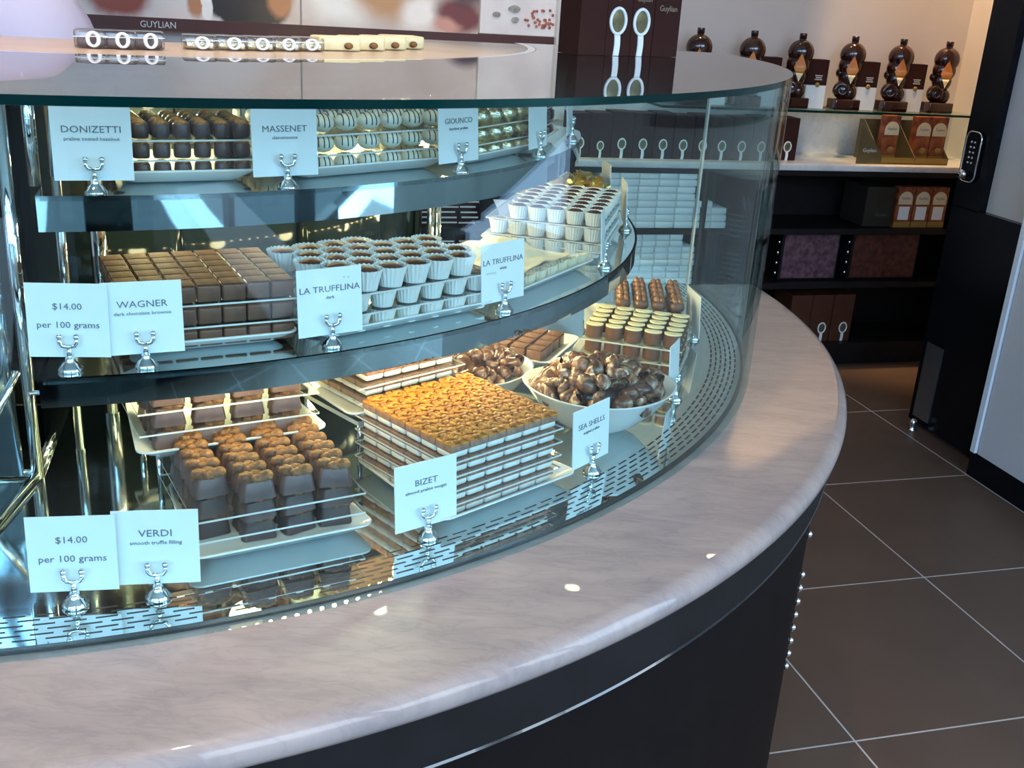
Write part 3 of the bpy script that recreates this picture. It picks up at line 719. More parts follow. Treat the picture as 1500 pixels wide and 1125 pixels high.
# ---- upper shelf
def trayset(thL, thR, Rf, z, d, label):
    """a tray between two angles with its front lip at radius Rf"""
    th = (thL+thR)/2; h = Rf*cos(rad((thR-thL)/2)); w = 2*Rf*sin(rad((thR-thL)/2))-.008
    M = frame(th, h, z); tray(M, w, d, label, k=(h-d)/h*.98); return M, w
M, wd = trayset(-67.6, -55.2, .862, Z1, .165, 'white tray of nut-topped barrels behind the DONIZETTI card')
n = 7; px = (wd-.032)/(n-1)*.97
zt = [.0075, .0305, .0535]
grid('barrel', M, n, 5, px, .0235, -px*3, .022, 3, zt, 'dark barrel praline', 'praline', 'DONIZETTI tray', 'dark barrel pralines with nut tops', lambda c, r, t: t == 2 or r == 0 or c in (0, 6))
for i, t in enumerate(('lower', 'upper')): sheet(M, -wd/2+.006, wd/2-.006, .006, .145, zt[i+1]-.0026, '%s clear sheet between the DONIZETTI barrel pralines' % t)
M, wd = trayset(-53.2, -35.4, .872, Z1, .175, 'white tray of striped white pralines beside the MASSENET card')
n = 7; px = (wd-.042)/(n-1)
zt = [.0070, .0322, .0574]
grid('striped', M, n, 5, px, .0310, -px*3, .024, 3, zt, 'striped white praline', 'praline', 'MASSENET tray', 'white pralines with dark stripes', lambda c, r, t: t == 2 or r == 0 or c == 0 or c == 6)
for i, t in enumerate(('lower', 'upper')): sheet(M, -wd/2+.004, wd/2-.004, .004, .155, zt[i+1]-.0026, '%s clear sheet between the striped MASSENET pralines' % t)
M, wd = trayset(-34.2, -20.2, .882, Z1, .165, 'white tray of gold foil sweets beside the GIOUNCO card')
n = 5; px = (wd-.044)/(n-1)
zt = [.0070, .0315, .0560]
grid('foil', M, n, 5, px, .0285, -px*2, .022, 3, zt, 'pale foil wrapped sweet', 'wrapped sweet', 'GIOUNCO tray', 'foil wrapped sweets', lambda c, r, t: (t == 2 or r == 0 or c == 4), jit=.35)
for i, t in enumerate(('lower', 'upper')): sheet(M, -wd/2+.004, wd/2-.004, .004, .15, zt[i+1]-.0026, '%s clear sheet between the GIOUNCO foil sweets' % t)
M, wd = trayset(-18.8, -6.2, .872, Z1, .165, 'white tray of dark caramel pralines at the right end of the upper shelf')
n = 5; px = (wd-.040)/(n-1)
zt = [.0070, .0345, .0620]
grid('caramel', M, n, 5, px, .0285, -px*2, .022, 3, zt, 'dark caramel praline', 'praline', 'upper right tray', 'dark caramel pralines on the upper shelf', lambda c, r, t: t == 2 or r == 0 or c == 0)
for i, t in enumerate(('lower', 'upper')): sheet(M, -wd/2+.004, wd/2-.004, .004, .15, zt[i+1]-.0026, '%s clear sheet between the upper right caramel pralines' % t)

# ---- middle shelf
M, wd = trayset(-67.8, -55.4, .985, Z2, .195, 'white tray of dark brownie squares behind the WAGNER card')
n = 7; px = (wd-.036)/(n-1)
zt = [.0070, .0330, .0590]
grid('brownie', M, n, 6, px, .0275, -px*3, .022, 3, zt, 'brownie square', 'brownie', 'WAGNER tray', 'dark brownie squares', lambda c, r, t: t == 2 or r == 0 or c in (0, 6), jit=.03)
for i, t in enumerate(('lower', 'upper')): sheet(M, -wd/2+.004, wd/2-.002, .004, .175, zt[i+1]-.0026, '%s clear sheet between the WAGNER brownie squares' % t)
M, wd = trayset(-54.4, -38.4, 1.003, Z2, .205, 'white tray piled with truffle cups behind the dark LA TRUFFLINA card')
n = 7; px = (wd-.040)/(n-1)
zt = [.0065, .0315, .0565]
grid('cup', M, n, 6, px, .0295, -px*3, .024, 2, zt, 'dark truffle paper cup', 'truffle', 'dark TRUFFLINA tray', 'dark truffles in white paper cups', lambda c, r, t: r == 0 or c in (0, 6))
grid('cup', M @ Matrix.Translation((0, 0, zt[2])) @ Matrix.Scale(1.14, 4), 6, 5, .0362/1.1, .0315/1.12, -px*2.62/1.12, .020, 1, [0], 'white cup truffle', 'truffle', 'dark TRUFFLINA pile', 'truffles in white paper cups, top of the pile', lambda c, r, t: not (r == 4 and c in (4, 5)), hexo=True)
for i, t in enumerate(('lower', 'upper')): sheet(M, -wd/2+.006, wd/2-.002, .004, .19, zt[i+1]-.0026, '%s clear sheet between the dark TRUFFLINA cups' % t)
M, wd = trayset(-37.0, -20.2, .995, Z2, .215, 'white tray lined with cream paper cups behind the white LA TRUFFLINA card')
px = (wd-.044)/7
for c in range(8): sweet('empty_cup', M @ Matrix.Translation((-px*3.5+px*c, .024, .0065)) @ Matrix.Rotation(-.25, 4, 'X'), 'empty cream paper cup, %s from left, front of the cream paper tray' % ordn(c+1), 'paper cup', 'empty cream paper cups')
from mathutils import noise
mb = MB(); nx, ny = 44, 30; vs = []
for j in range(ny+1):
    for i in range(nx+1):
        y = .032+.135*j/ny; x = (-wd/2+.030+(wd-.060)*i/nx)*(1-.9*y)
        z = .0245+.005*noise.noise(Vector((x*45, y*45, 1)))+.012*noise.noise(Vector((x*13, y*13, 4)))+.012*(j/ny)
        vs.append((x, y, z))
mb.add(vs, [(j*(nx+1)+i, j*(nx+1)+i+1, (j+1)*(nx+1)+i+1, (j+1)*(nx+1)+i) for j in range(ny) for i in range(nx)], 0, True)
o = B(mb, 'crumpled_paper', CREAMP); o.matrix_world = M; tag(o, 'crumpled cream lining paper spread over the nearly empty tray', 'paper')
M, wd = trayset(-18.6, -3.6, .995, Z2, .215, 'white tray of truffle cups at the right end of the middle shelf')
zt = [.0065, .0325, .0585]
n = 7; px = (wd-.040)/(n-1)
grid('cup', M, n, 6, px, .0315, -px*3, .022, 3, zt, 'milk truffle cup', 'truffle', 'right end tray', 'truffles in white paper cups on the right end tray', lambda c, r, t: (t < 2 and (c == 0 or r == 0)) or (t == 2 and r < 5), leftdeep=True)
for i, t in enumerate(('lower', 'upper')): sheet(M, -wd/2+.004, wd/2-.004, .004, .20, zt[i+1]-.0026, '%s clear sheet between the right end truffle cups' % t)
M = frame(7.2, .99, Z2)
tray(M, .13, .19, 'white tray of gold twist sweets at the far end of the middle shelf')
for r in range(2):
    for c in range(4):
        for t in range(1): sweet('twist', M @ Matrix.Translation((-.045+.045*r, .030+.043*c, .0075)), 'gold twist wrapped sweet, %s from front, %s row, far end tray' % (ordn(c+1), ('near', 'far')[r]), 'wrapped sweet', 'gold twist wrapped sweets', .4)
for l, zz in enumerate((.031, .054)):
    for r in range(2):
        for c in range(4 - l):
            sweet('twist', M @ Matrix.Translation((-.040+.045*r+.006*l, .030+.044*c+.016*l, zz)), 'gold twist wrapped sweet, %s from front, %s row, %s of the heap' % (ordn(c+1), ('near', 'far')[r], ('middle', 'top')[l]), 'wrapped sweet', 'gold twist wrapped sweets', .9)

# ---- deck
M, wd = trayset(-65.2, -54.2, 1.142, ZD, .195, 'white tray of large nutty chocolates behind the VERDI card')
zt = [.0075, .0320, .0565]
grid('verdi', M, 4, 6, .0450, .0268, -.0640, .045, 3, zt, 'nut-topped chocolate', 'chocolate', 'VERDI tray', 'nut-topped chocolates', lambda c, r, t: (t == 2 or r < 2 or c in (0, 3)) and not (c == 0 and r == 0), jit=.22)
for i, t in enumerate(('lower', 'upper')): sheet(M, -wd/2+.010, wd/2-.010, .008, .19, zt[i+1]-.0030, '%s clear sheet between the VERDI chocolates' % t)
MB2, wd = trayset(-51.3, -39.6, 1.176, ZD, .205, 'white tray under the tall almond nougat stack')
th = -45.7
p0 = Vector((-.076, 1.094)); 
M = frame(th, 1.158, ZD)
px = .0293; M = M @ Matrix.Translation((.002, .004, 0))
zt = [.0075+.0185*i for i in range(5)]
grid('bizet', M, 6, 6, px, px, -px*2.5, .016, 5, zt, 'almond nougat square', 'nougat', 'BIZET stack', 'almond nougat squares', lambda c, r, t: t == 4 or r == 0 or c == 0 or c == 5, jit=.0, topkind='bizet_top')
for i in range(4): sheet(M, -.095, .095, -.004, .182, zt[i+1]-.0024, '%s clear sheet up between the BIZET nougat layers' % ordn(i+1))
# raised tray of nougat behind it
MS = frame(-45.6, .965, ZD); stand(MS, .17, .15, .066, 'glass riser stand under the rear nougat tray')
M = frame(-45.9, .978, ZD+.066); tray(M, .200, .185, 'white tray of pale nougat on the riser behind the almond stack', k=.85)
zt = [.0075, .0275, .0475]
grid('nougat', M, 5, 4, .0293, .0293, -.048, .034, 3, zt, 'pale nougat square', 'nougat', 'rear riser tray', 'pale nougat squares on the riser', lambda c, r, t: t == 2 or r == 0 or c == 0, jit=0)
for i in range(2): sheet(M, -.082, .095, .008, .16, zt[i+1]-.0026, '%s clear sheet between the rear nougat layers' % ('lower', 'upper')[i])
# raised tray of dark chocolates behind the nutty ones
MS = frame(-60.2, .945, ZD); stand(MS, .19, .14, .062, 'glass riser stand under the rear dark chocolate tray')
M = frame(-60.4, .990, ZD+.062); tray(M, .228, .185, 'white tray of dark chocolates on the riser behind the nutty ones', k=.85)
zt = [.0075, .0355, .0620]
grid('verdi', M, 4, 4, .0465, .030, -.070, .040, 3, zt, 'dark rear chocolate', 'chocolate', 'left riser tray', 'dark chocolates on the left riser', lambda c, r, t: t == 2 or r == 0 or c == 0)
for i in range(2): sheet(M, -.108, .105, .012, .17, zt[i+1]-.0030, '%s clear sheet between the rear dark chocolates' % ('lower', 'upper')[i])
# tray behind the bowls
MS = frame(-20.5, .945, ZD); stand(MS, .14, .17, .026, 'glass riser stand behind the shell bowls')
M = frame(-20.5, .955, ZD+.026); tray(M, .165, .20, 'small white tray of dark squares behind the shell bowls')
grid('brownie', M, 4, 4, .030, .030, -.045, .035, 1, [.0075], 'dark square', 'praline', 'tray behind the bowls', 'dark squares behind the bowls', None)
# kidney pralines and hazelnut pralines on the right
M, wd = trayset(-19.5, -9.6, 1.142, ZD, .195, 'white tray of cream-topped pralines right of the shell bowls')
M = frame(-14.2, 1.132, ZD)
zt = [.0075, .0335, .0595]
grid('kidney', M, 5, 5, .0285, .0330, -.057, .014, 3, zt, 'cream-topped praline', 'praline', 'kidney tray', 'cream-topped kidney shaped pralines', lambda c, r, t: t == 2 or c == 0 or r == 0, leftdeep=True)
for o in list(COL.objects):
    pass
for i in range(2): sheet(M, -.078, .075, -.006, .165, zt[i+1]-.0030, '%s clear sheet between the cream-topped pralines' % ('lower', 'upper')[i])
M, wd = trayset(-8.2, 3.4, 1.142, ZD, .195, 'white tray of hazelnut pralines at the right end of the deck')
M = frame(-3.2, 1.128, ZD)
zt = [.0075, .0345, .0625]
grid('hazel', M, 5, 4, .0335, .0330, -.066, .020, 3, zt, 'hazelnut cluster praline', 'praline', 'hazelnut tray', 'hazelnut topped pralines', lambda c, r, t: t == 2 or c == 0 or r == 0, leftdeep=True)
for i in range(2): sheet(M, -.080, .080, -.002, .15, zt[i+1]-.0030, '%s clear sheet between the hazelnut pralines' % ('lower', 'upper')[i])

# ------------------------------------------------------------------ shell bowls
def bowlmesh(rx, ry, h, dip):
    mb = MB(); n = 48; prof = [(.30, 0), (.34, .02), (.55, .22), (.80, .60), (.97, .95), (1.0, 1.0), (.965, 1.0), (.77, .62), (.52, .27), (.25, .10)]
    vs = []
    for k, z in prof:
        for i in range(n):
            a = 2*pi*i/n; l = 1+dip*(cos(2*a))*z
            vs.append((rx*k*cos(a), ry*k*sin(a), h*z*l))
    fs = [(j*n+i, j*n+(i+1) % n, (j+1)*n+(i+1) % n, (j+1)*n+i) for j in range(len(prof)-1) for i in range(n)]
    fs += [list(range(n))[::-1], [(len(prof)-1)*n+i for i in range(n)]]
    mb.add(vs, fs, 0, True); return mb
def shellmesh(k):
    mb = MB()
    if k == 0:      # scallop: ribbed fan, domed
        n, m = 26, 9; vs = []
        for s in (1, -1):
            for j in range(m+1):
                for i in range(n+1):
                    u = j/m; a = rad(-105+210*i/n); r = .0175*u*(1-.12*abs(a)/2); rib = 1+.05*cos(i*pi)*u
                    z = s*(.0085*math.sqrt(max(0, 1-(1-1.0*u)**2))*(1-u**3)+.0006)*rib
                    vs.append((r*sin(a)*rib, r*cos(a)*rib-.006, z))
        N = (n+1)*(m+1); fs = []
        for b in (0, N):
            for j in range(m):
                for i in range(n): fs.append((b+j*(n+1)+i, b+j*(n+1)+i+1, b+(j+1)*(n+1)+i+1, b+(j+1)*(n+1)+i))
        for i in range(n): fs.append((m*(n+1)+i, m*(n+1)+i+1, N+m*(n+1)+i+1, N+m*(n+1)+i))
        mb.add(vs, fs, 0, True)
    elif k == 1:    # mussel: long drop
        mb.ell((0, 0, 0), (.021, .0115, .0085), 0, None, 18, 11, lambda p: Vector((p.x, p.y*(1+.35*p.x/.021)+.10*abs(p.x), p.z*(1+.25*p.x/.021))))
    elif k == 2:    # whelk: spiral cone
        pts = []; rs = []
        for i in range(34):
            t = i/33; a = 2*pi*2.4*t; q = 1-t; pts.append((.0075*q*cos(a), .0075*q*sin(a), -.012+.030*t)); rs.append(.0068*q+.0012)
        mb.tube(pts, rs, 10)
    else:           # cockle: round ball with a ridge
        mb.ell((0, 0, 0), (.0145, .0135, .0115), 0, None, 22, 12, lambda p: p*(1+.05*cos(14*math.atan2(p.y, p.x))))
    return mb.mesh(('chocolate_shell'), SHELL)
SH = [shellmesh(k) for k in range(4)]
def bowl(c, rx, ry, h, rz, dip, label, n, hm, where, group):
    M0 = Matrix.Translation(c) @ Matrix.Rotation(rz, 4, 'Z')
    b = B(bowlmesh(rx, ry, h, dip), 'bowl', WHITE); b.matrix_world = M0; tag(b, label, 'bowl', 'white bowls of chocolate shells')
    r_ = random.Random(int(rx*1e4)); it = []; tries = 0; P_ = []
    while len(it) < n and tries < 9000:
        tries += 1
        u = math.sqrt(r_.random()); a = r_.uniform(0, 2*pi); x, y = rx*.765*u*cos(a), ry*.765*u*sin(a)
        z = h*.96+hm*(1-u*u)**.8+r_.uniform(-.004, .004)
        p = Vector((x, y, z))
        if all((p-q).length > .0185 for q in P_):
            P_.append(p); it.append((p, r_.choice((0, 0, 1, 1, 2, 3, 3)), Matrix.Rotation(r_.uniform(0, 6.3), 4, 'Z') @ Matrix.Rotation(r_.uniform(-.8, .8), 4, 'X') @ Matrix.Rotation(r_.uniform(-.7, .7), 4, 'Y')))
    it.sort(key=lambda q: campos(M0 @ q[0])[0])
    kn = ['scallop', 'mussel', 'whelk', 'cockle']
    for i, (p, k, R) in enumerate(it):
        o = ob('chocolate_shell', SH[k]); s = 1.0
        o.matrix_world = M0 @ Matrix.Translation(p) @ R @ Matrix.Scale(s*r_.uniform(.98, 1.22), 4)
        tag(o, 'marbled chocolate %s shell, %s from left in the %s' % (kn[k], ordn(i+1), where), 'chocolate shell', group)
    core = B(MB().ell((0, 0, h*.86), (rx*.60, ry*.60, h*.42), 0, None, 20, 10, None), 'chocolate_fill', SHELLD); core.matrix_world = M0
    tag(core, 'dark chocolate pieces deep under the shells in the %s' % where, 'chocolate', None, 'stuff')
bowl(P(-30.8, 1.090, ZD), .114, .093, .070, rad(10), .05, 'front white bowl of marbled chocolate shells', 66, .034, 'front bowl', 'shells in the front bowl')
bowl(P(-33.4, .893, ZD), .096, .080, .062, rad(14), .06, 'rear white bowl of chocolate shells half under the shelf', 50, .026, 'rear bowl', 'shells in the rear bowl')

# ------------------------------------------------------------------ cards and their chrome holders
def holderproto():
    o = B(MB().lathe([(.0125, 0), (.0128, .003), (.0105, .0055), (.0085, .009), (.0048, .0115), (.0052, .0135), (.0040, .0155)], 24), 'card_holder', CHROME)
    B(MB().tube([(0, 0, .0145), (0, 0, .027)], .0030, 12), 'stem', CHROME, o)
    B(MB().tube([(-.0085, -.001, .0375), (-.0085, -.001, .032), (-.0060, -.001, .0285), (0, -.001, .0272), (.0060, -.001, .0285), (.0085, -.001, .032), (.0085, -.001, .0375)], .0026, 12), 'fork', CHROME, o)
    for s in (-1, 1): B(MB().ell((s*.0085, -.001, .0385), (.0036, .0036, .0036), 0, None, 12, 8), 'ball_tip', CHROME, o)
    return o
HP = None
def card(th, R, z, title, sub, label, hl, tw=.083, thh=.080, dy=.0035, turn=0, ts=.0105, two=None):
    global HP
    M = frame(th, R, z) @ Matrix.Rotation(turn, 4, 'Z')
    if HP is None: HP = holderproto(); h = HP
    else: h = dup(HP, (0, 0, 0))
    h.matrix_world = M; tag(h, hl, 'card holder', 'chrome card holders')
    c = empty('price_card'); c.matrix_world = M @ Matrix.Translation((0, dy, .0145)) @ Matrix.Rotation(rad(-4), 4, 'X')
    tag(c, label, 'card', 'white product cards')
    B(MB().box((0, .0006, thh/2), (tw, .0012, thh)), 'card_panel', CARD, c)
    if title:
        if two:
            text('lettering', title, .0098, INK, c, Matrix.Translation((0, -.0003, .052)), wide=1.12); text('lettering', two, .0098, INK, c, Matrix.Translation((0, -.0003, .032)), wide=1.12)
        else:
            text('lettering', title, ts, INK, c, Matrix.Translation((0, -.0003, .052)), wide=1.15)
            text('lettering', sub, .0056, INK, c, Matrix.Translation((0, -.0003, .0435)), wide=1.1)
    return c
card(-68.2, .897, Z1, 'DONIZETTI', 'praline coated hazelnut', 'white card reading DONIZETTI on the upper shelf', 'chrome holder under the DONIZETTI card')
card(-54.25, .897, Z1, 'MASSENET', 'clairemousse', 'white card reading MASSENET on the upper shelf', 'chrome holder under the MASSENET card')
card(-36.6, .897, Z1, 'GIOUNCO', 'hazelnut praline', 'white card reading GIOUNCO on the upper shelf', 'chrome holder under the GIOUNCO card')
card(-22.3, .897, Z1, None, None, 'narrow-looking white card turned edge-on, third of the upper shelf from its right end', 'chrome holder under the first edge-on upper card', tw=.072)
card(-8.2, .895, Z1, None, None, 'blank-looking white card at the right tip of the upper shelf', 'chrome holder at the right tip of the upper shelf')
card(-70.4, 1.001, Z2, '$14.00', '', 'white price card, $14.00 per 100 grams, on the middle shelf', 'chrome holder under the middle shelf price card', two='per 100 grams', turn=rad(-10))
card(-66.0, 1.004, Z2, 'WAGNER', 'dark chocolate brownie', 'white card reading WAGNER on the middle shelf', 'chrome holder under the WAGNER card', turn=rad(0))
card(-53.8, 1.004, Z2, 'LA TRUFFLINA', 'dark', 'white card reading LA TRUFFLINA dark, before the piled paper cups', 'chrome holder under the dark LA TRUFFLINA card')
card(-37.9, 1.004, Z2, 'LA TRUFFLINA', 'white', 'white card reading LA TRUFFLINA white, before the cream paper tray', 'chrome holder under the white LA TRUFFLINA card', turn=rad(-4))
card(-19.6, 1.004, Z2, None, None, 'card seen edge-on before the right end truffle cups', 'chrome holder right of the cream paper tray', tw=.07, turn=rad(12))
card(-1.9, 1.004, Z2, None, None, 'card seen edge-on at the right tip of the middle shelf', 'chrome holder at the right tip of the middle shelf', turn=rad(4))
card(-70.5, 1.170, ZD, '$14.00', '', 'white price card, $14.00 per 100 grams, down on the deck', 'chrome holder under the deck price card', two='per 100 grams', turn=rad(-8), ts=.0098)
card(-66.7, 1.176, ZD, 'VERDI', 'smooth truffle filling', 'white card reading VERDI down on the deck', 'chrome holder under the VERDI card', turn=rad(-12))
card(-51.9, 1.172, ZD, 'BIZET', 'almond praline nougat', 'white card reading BIZET before the almond nougat stack', 'chrome holder under the BIZET card')
card(-37.8, 1.168, ZD, 'SEA SHELLS', 'original praline', 'white card reading SEA SHELLS before the front bowl', 'chrome holder under the SEA SHELLS card')
card(-21.5, 1.150, ZD, None, None, 'thin edge-on card right of the front shell bowl', 'chrome holder right of the front shell bowl', tw=.06)
card(-4.6, 1.150, ZD, None, None, 'tall edge-on card at the right end of the deck', 'chrome holder at the right end of the deck', turn=rad(14))

card(10.5, 1.0, Z2, None, None, 'card seen from behind at the far end of the middle shelf', 'chrome holder at the far end of the middle shelf', tw=.075)
# ------------------------------------------------------------------ back wall: cabinet, shelves
def WB(mb, name, mats, parent=None, s=0, t=0, z=0): return B(mb, name, mats, parent, W(s, t, z) if parent is None else (s, t, z), WA if parent is None else 0)
SL, SR = -2.60, .60
cab = empty('wall_cabinet', W0, WA); tag(cab, 'black wall cabinet with open compartments under the white marble shelf', 'cabinet')
mb = MB(); mb.box(((SL+SR)/2, .315, .44), (SR-SL, .02, .88)); B(mb, 'back_panel', BLACKM, cab)
for z in (.10, .382, .620, .868): B(MB().box(((SL+SR)/2, .155, z), (SR-SL, .31, .024)), 'shelf_board', BLACKM, cab)
for s in (SL, -2.05, -1.40, -.745, -.50, SR): B(MB().box((s, .155, .48), (.024, .31, .78)), 'divider', BLACKM, cab)
B(MB().box(((SL+SR)/2, .17, .05), (SR-SL, .26, .10)), 'plinth', BLACKM, cab)
ms = WB(MB().rbox(((SL+SR)/2-.0, .155, .8935), (SR-SL, .35, .027), .004), 'marble_shelf', MARBW); tag(ms, 'white marble shelf on the black wall cabinet', 'shelf')
sp = WB(MB().box(((SL+SR)/2, .322, 1.00), (SR-SL, .014, .186)), 'marble_splashback', marble('pale_marble', (.66, .66, .66), (.42, .44, .47), 5, .2)); tag(sp, 'pale marble splashback above the white marble shelf', 'splashback')
gmb = MB(); x0, x1, y0, y1 = -.92, SR, .135, .328; vs = [(x, y, z) for z in (1.098, 1.108) for x, y in ((x0, y0), (x1, y0), (x1, y1), (x0, y1))]
gmb.add(vs, [(3, 2, 1, 0), (4, 5, 6, 7)], 0, False); gmb.add(vs, [(0, 1, 5, 4), (1, 2, 6, 5), (2, 3, 7, 6), (3, 0, 4, 7)], 1, False)
gs = WB(gmb, 'glass_shelf', [GLASS, GEDGE]); tag(gs, 'glass shelf on the back wall carrying the dark bottles', 'shelf')

# bottles shaped like a seahorse
def bottle():
    o = empty('seahorse_bottle')
    m = MB()
    m.ell((0, 0, .226), (.054, .040, .052), 0, None, 24, 14)
    m.lathe([(.030, .255), (.017, .272), (.0135, .280), (.0135, .284)], 18)
    m.ell((-.004, 0, .180), (.050, .038, .050), 0, None, 22, 12)
    m.ell((-.006, 0, .136), (.042, .034, .048), 0, None, 22, 12)
    m.ell((-.042, .004, .150), (.018, .02, .020), 0, None, 14, 8)
    m.ell((-.022, 0, .082), (.040, .034, .040), 0, None, 22, 12)
    pts = []; rs = []
    for i in range(22):
        t = i/21; a = rad(200-520*t); q = .030*(1-.75*t); pts.append((-.026+q*cos(a), -.026, .082+q*sin(a))); rs.append(.012*(1-.5*t))
    m.tube(pts, rs, 10)
    m.ell((.006, 0, .072), (.034, .03, .034), 0, None, 18, 10)
    B(m, 'bottle_body', AMBER, o, (0, 0, 0), rad(-24))
    B(MB().lathe([(.0155, .280), (.0155, .299), (.0145, .302)], 20), 'cap', AMBER, o)
    pl = MB(); pl.rbox((-.010, 0, .023), (.120, .075, .046), .006); B(pl, 'base_block', AMBER, o)
    lm = MB(); N = 14; vs = []; 
    def dia(u, v):   # diamond shaped label wrapped on the body front
        x = .026*(1-abs(v))*u; z = .168+.058*v; return x+.002, z
    rows = 10
    for j in range(rows+1):
        v = -1+2*j/rows
        for i in range(N+1):
            x, z = dia(-1+2*i/N, v); y = -.0405+.006*(x/.03)**2-.002*(v > .3)*(v-.3); vs.append((x, y, z))
    k = N+1; up_ = [(j*k+i, j*k+i+1, (j+1)*k+i+1, (j+1)*k+i) for j in range(3, rows) for i in range(N)]; lo_ = [(j*k+i, j*k+i+1, (j+1)*k+i+1, (j+1)*k+i) for j in range(3) for i in range(N)]
    lm.add(vs, up_, 0, True); lm.add(vs, lo_, 1, True)
    me = lm.mesh('label', [LABELO, LABELC]); la = ob('label', me, o, (0, 0, 0), rad(-24))
    sol = la.modifiers.new('t', 'SOLIDIFY'); sol.thickness = .0012
    text('lettering', 'Guylian', .0135, LABELC, la, Matrix.Translation((.002, -.0425, .168)), wide=.8)
    return o
bp = bottle(); bs = (-.755, -.515, -.292, -.045, .190, .420)
bn = ('first from the left, mostly behind the display glass rim', 'second from left, rising behind the glass rim', 'third from left, first one clear of the glass case', 'fourth from left on the glass shelf', 'fifth from left, with bright orange label', 'last one, nearest the black door')
for i, s in enumerate(bs):
    o = bp if i == 0 else dup(bp, (0, 0, 0))
    o.location = W(s, .205, 1.108); o.rotation_euler = (0, 0, WA); tag(o, 'dark seahorse shaped bottle, '+bn[i], 'bottle', 'dark bottles on the glass shelf')
def carton():
    o = empty('bottle_carton')
    B(MB().box((0, 0, .148), (.092, .052, .105)), 'carton_top', BROWNB, o)
    B(MB().box((0, 0, .0475), (.092, .052, .095)), 'carton_base', WHITEC, o)
    B(MB().lathe([(.010, 0), (.010, .002), (.006, .003)], 14, 0, Matrix.Translation((.004, -.0262, .097)) @ Matrix.Rotation(pi/2, 4, 'X')), 'gold_seal', GOLDB, o)
    t = MB()
    for k in range(3): t.box((.006, -.0265, .135-.008*k), (.034-.006*(k == 1), .001, .004))
    B(t, 'printed_lines', SILVERP, o)
    return o
cp = carton()
for i, s in enumerate(bs[:5]):
    o = cp if i == 0 else dup(cp, (0, 0, 0))
    o.location = W(s+.107, .250, 1.108); o.rotation_euler = (0, 0, WA+rad(-3)); tag(o, 'brown and white carton right of the %s bottle from the left' % ordn(i+1), 'carton', 'cartons beside the bottles')

# boxes with round ribboned medals
def medal(parent, x, y, z, h, up=True):
    """white keyhole shape: ring with a ribbon; x,z its foot, h the total height, on the face y"""
    r = h*.26; mb = MB()
    T = Matrix.Translation((x, y, z+h-r)) @ Matrix.Rotation(pi/2, 4, 'X')
    mb.tube([T @ Vector((r*.82*cos(a), r*1.05*sin(a), .0015)) for a in [2*pi*i/28 for i in range(28)]], r*.14, 8, closed=True)
    st = []; n = 10
    mb2 = []
    for i in range(n+1):
        u = i/n; zz = z+(h-2*r)*u; k = .02*h*sin(u*3.1)
        mb2 += [(x-r*.30+k, y-.0022, zz), (x+r*.30+k, y-.0022, zz), (x-r*.30+k, y-.0002, zz), (x+r*.30+k, y-.0002, zz)]
    fs = []
    for i in range(n): fs += [(4*i, 4*i+1, 4*i+5, 4*i+4), (4*i+2, 4*i+6, 4*i+7, 4*i+3), (4*i, 4*i+4, 4*i+6, 4*i+2), (4*i+1, 4*i+3, 4*i+7, 4*i+5)]
    mb.add(mb2, fs, 0, False)
    o = B(mb, 'ribbon_medal', WHITEC, parent)
    B(MB().ell((0, 0, 0), (r*.80, r*1.02, .0015), 0, T, 24, 6), 'medal_face', OVALG, o)
def shelfbox(lab, w, h, d, mh, p, rz, group, mats=BROWNB, mx=0, mz=0, txt=None, cat='box', tz=None):
    o = B(MB().box((0, d/2, h/2), (w, d, h)), 'gift_box', mats, None, p, rz)
    tag(o, lab, cat, group)
    if mh: medal(o, mx, 0, mz, mh)
    if txt: text('lettering', txt, w*.23, mat('tan_print', (.32, .24, .16), .5), o, Matrix.Translation((0, -.0006, tz or h*.80)))
    return o
s = -1.33; ws = [.082, .085, .088, .085, .082, .086, .080, .084, .087, .085]
for i, wd_ in enumerate(ws):
    h = (.168, .172, .178, .176, .180, .172, .176, .170, .172, .176)[i]
    o = shelfbox('dark gift box with ribbon medal, %s from left on the marble shelf' % ordn(i+1), wd_-.002, h, .10, (.075 if i != 1 else .062), W(s+wd_/2, .045, .907), WA, 'dark gift boxes on the marble shelf')
    s += wd_+.003
o = shelfbox('single dark gift box beside the glass edge, above the marble shelf end', .085, .172, .10, .075, W(-.365, .075, .907), WA, None)
# red and gold packs in a display carton
def pack(lab, p, rz, group, w=.078, h=.172, lower=False):
    o = B(MB().box((0, .02, h/2), (w, .04, h)), 'chocolate_pack', REDB, None, p, rz); tag(o, lab, 'pack', group)
    a = MB(); pts = [(.034*cos(rad(t)), .034*sin(rad(t))) for t in range(0, 181, 12)]+[(-.034, -.022), (.034, -.022)]
    a.prism(pts, .0012, 0, Matrix.Translation((0, -.0002, h*.70)) @ Matrix.Rotation(pi/2, 4, 'X')); B(a, 'arched_label', LABELC, o)
    text('lettering', 'Guylian', .0165, INK, o, Matrix.Translation((0, -.0016, h*.70)), wide=.9)
    if lower: B(MB().box((0, -.0008, h*.36), (.052, .0014, .058)), 'white_panel', WHITEC, o)
    else: B(MB().ell((.008, 0, h*.26), (.016, .0016, .013), 0, None, 14, 6), 'gold_shell_print', GOLDB, o)
    B(MB().box((0, -.0008, .014), (w, .0014, .024)), 'gold_band', GOLDB, o)
    return o
dc = empty('display_carton', W(.215, .02, .907), WA); tag(dc, 'olive display carton with sloping sides on the marble shelf', 'carton')
for s in (-.165, .0, .165):
    B(MB().prism([(0, 0), (.20, 0), (.20, .165), (.165, .165), (.0, .03)], .004, 0, Matrix.Translation((s, 0, 0)) @ Matrix.Rotation(pi/2, 4, 'Z') @ Matrix.Rotation(pi/2, 4, 'X')), 'side_panel', OLIVE, dc)
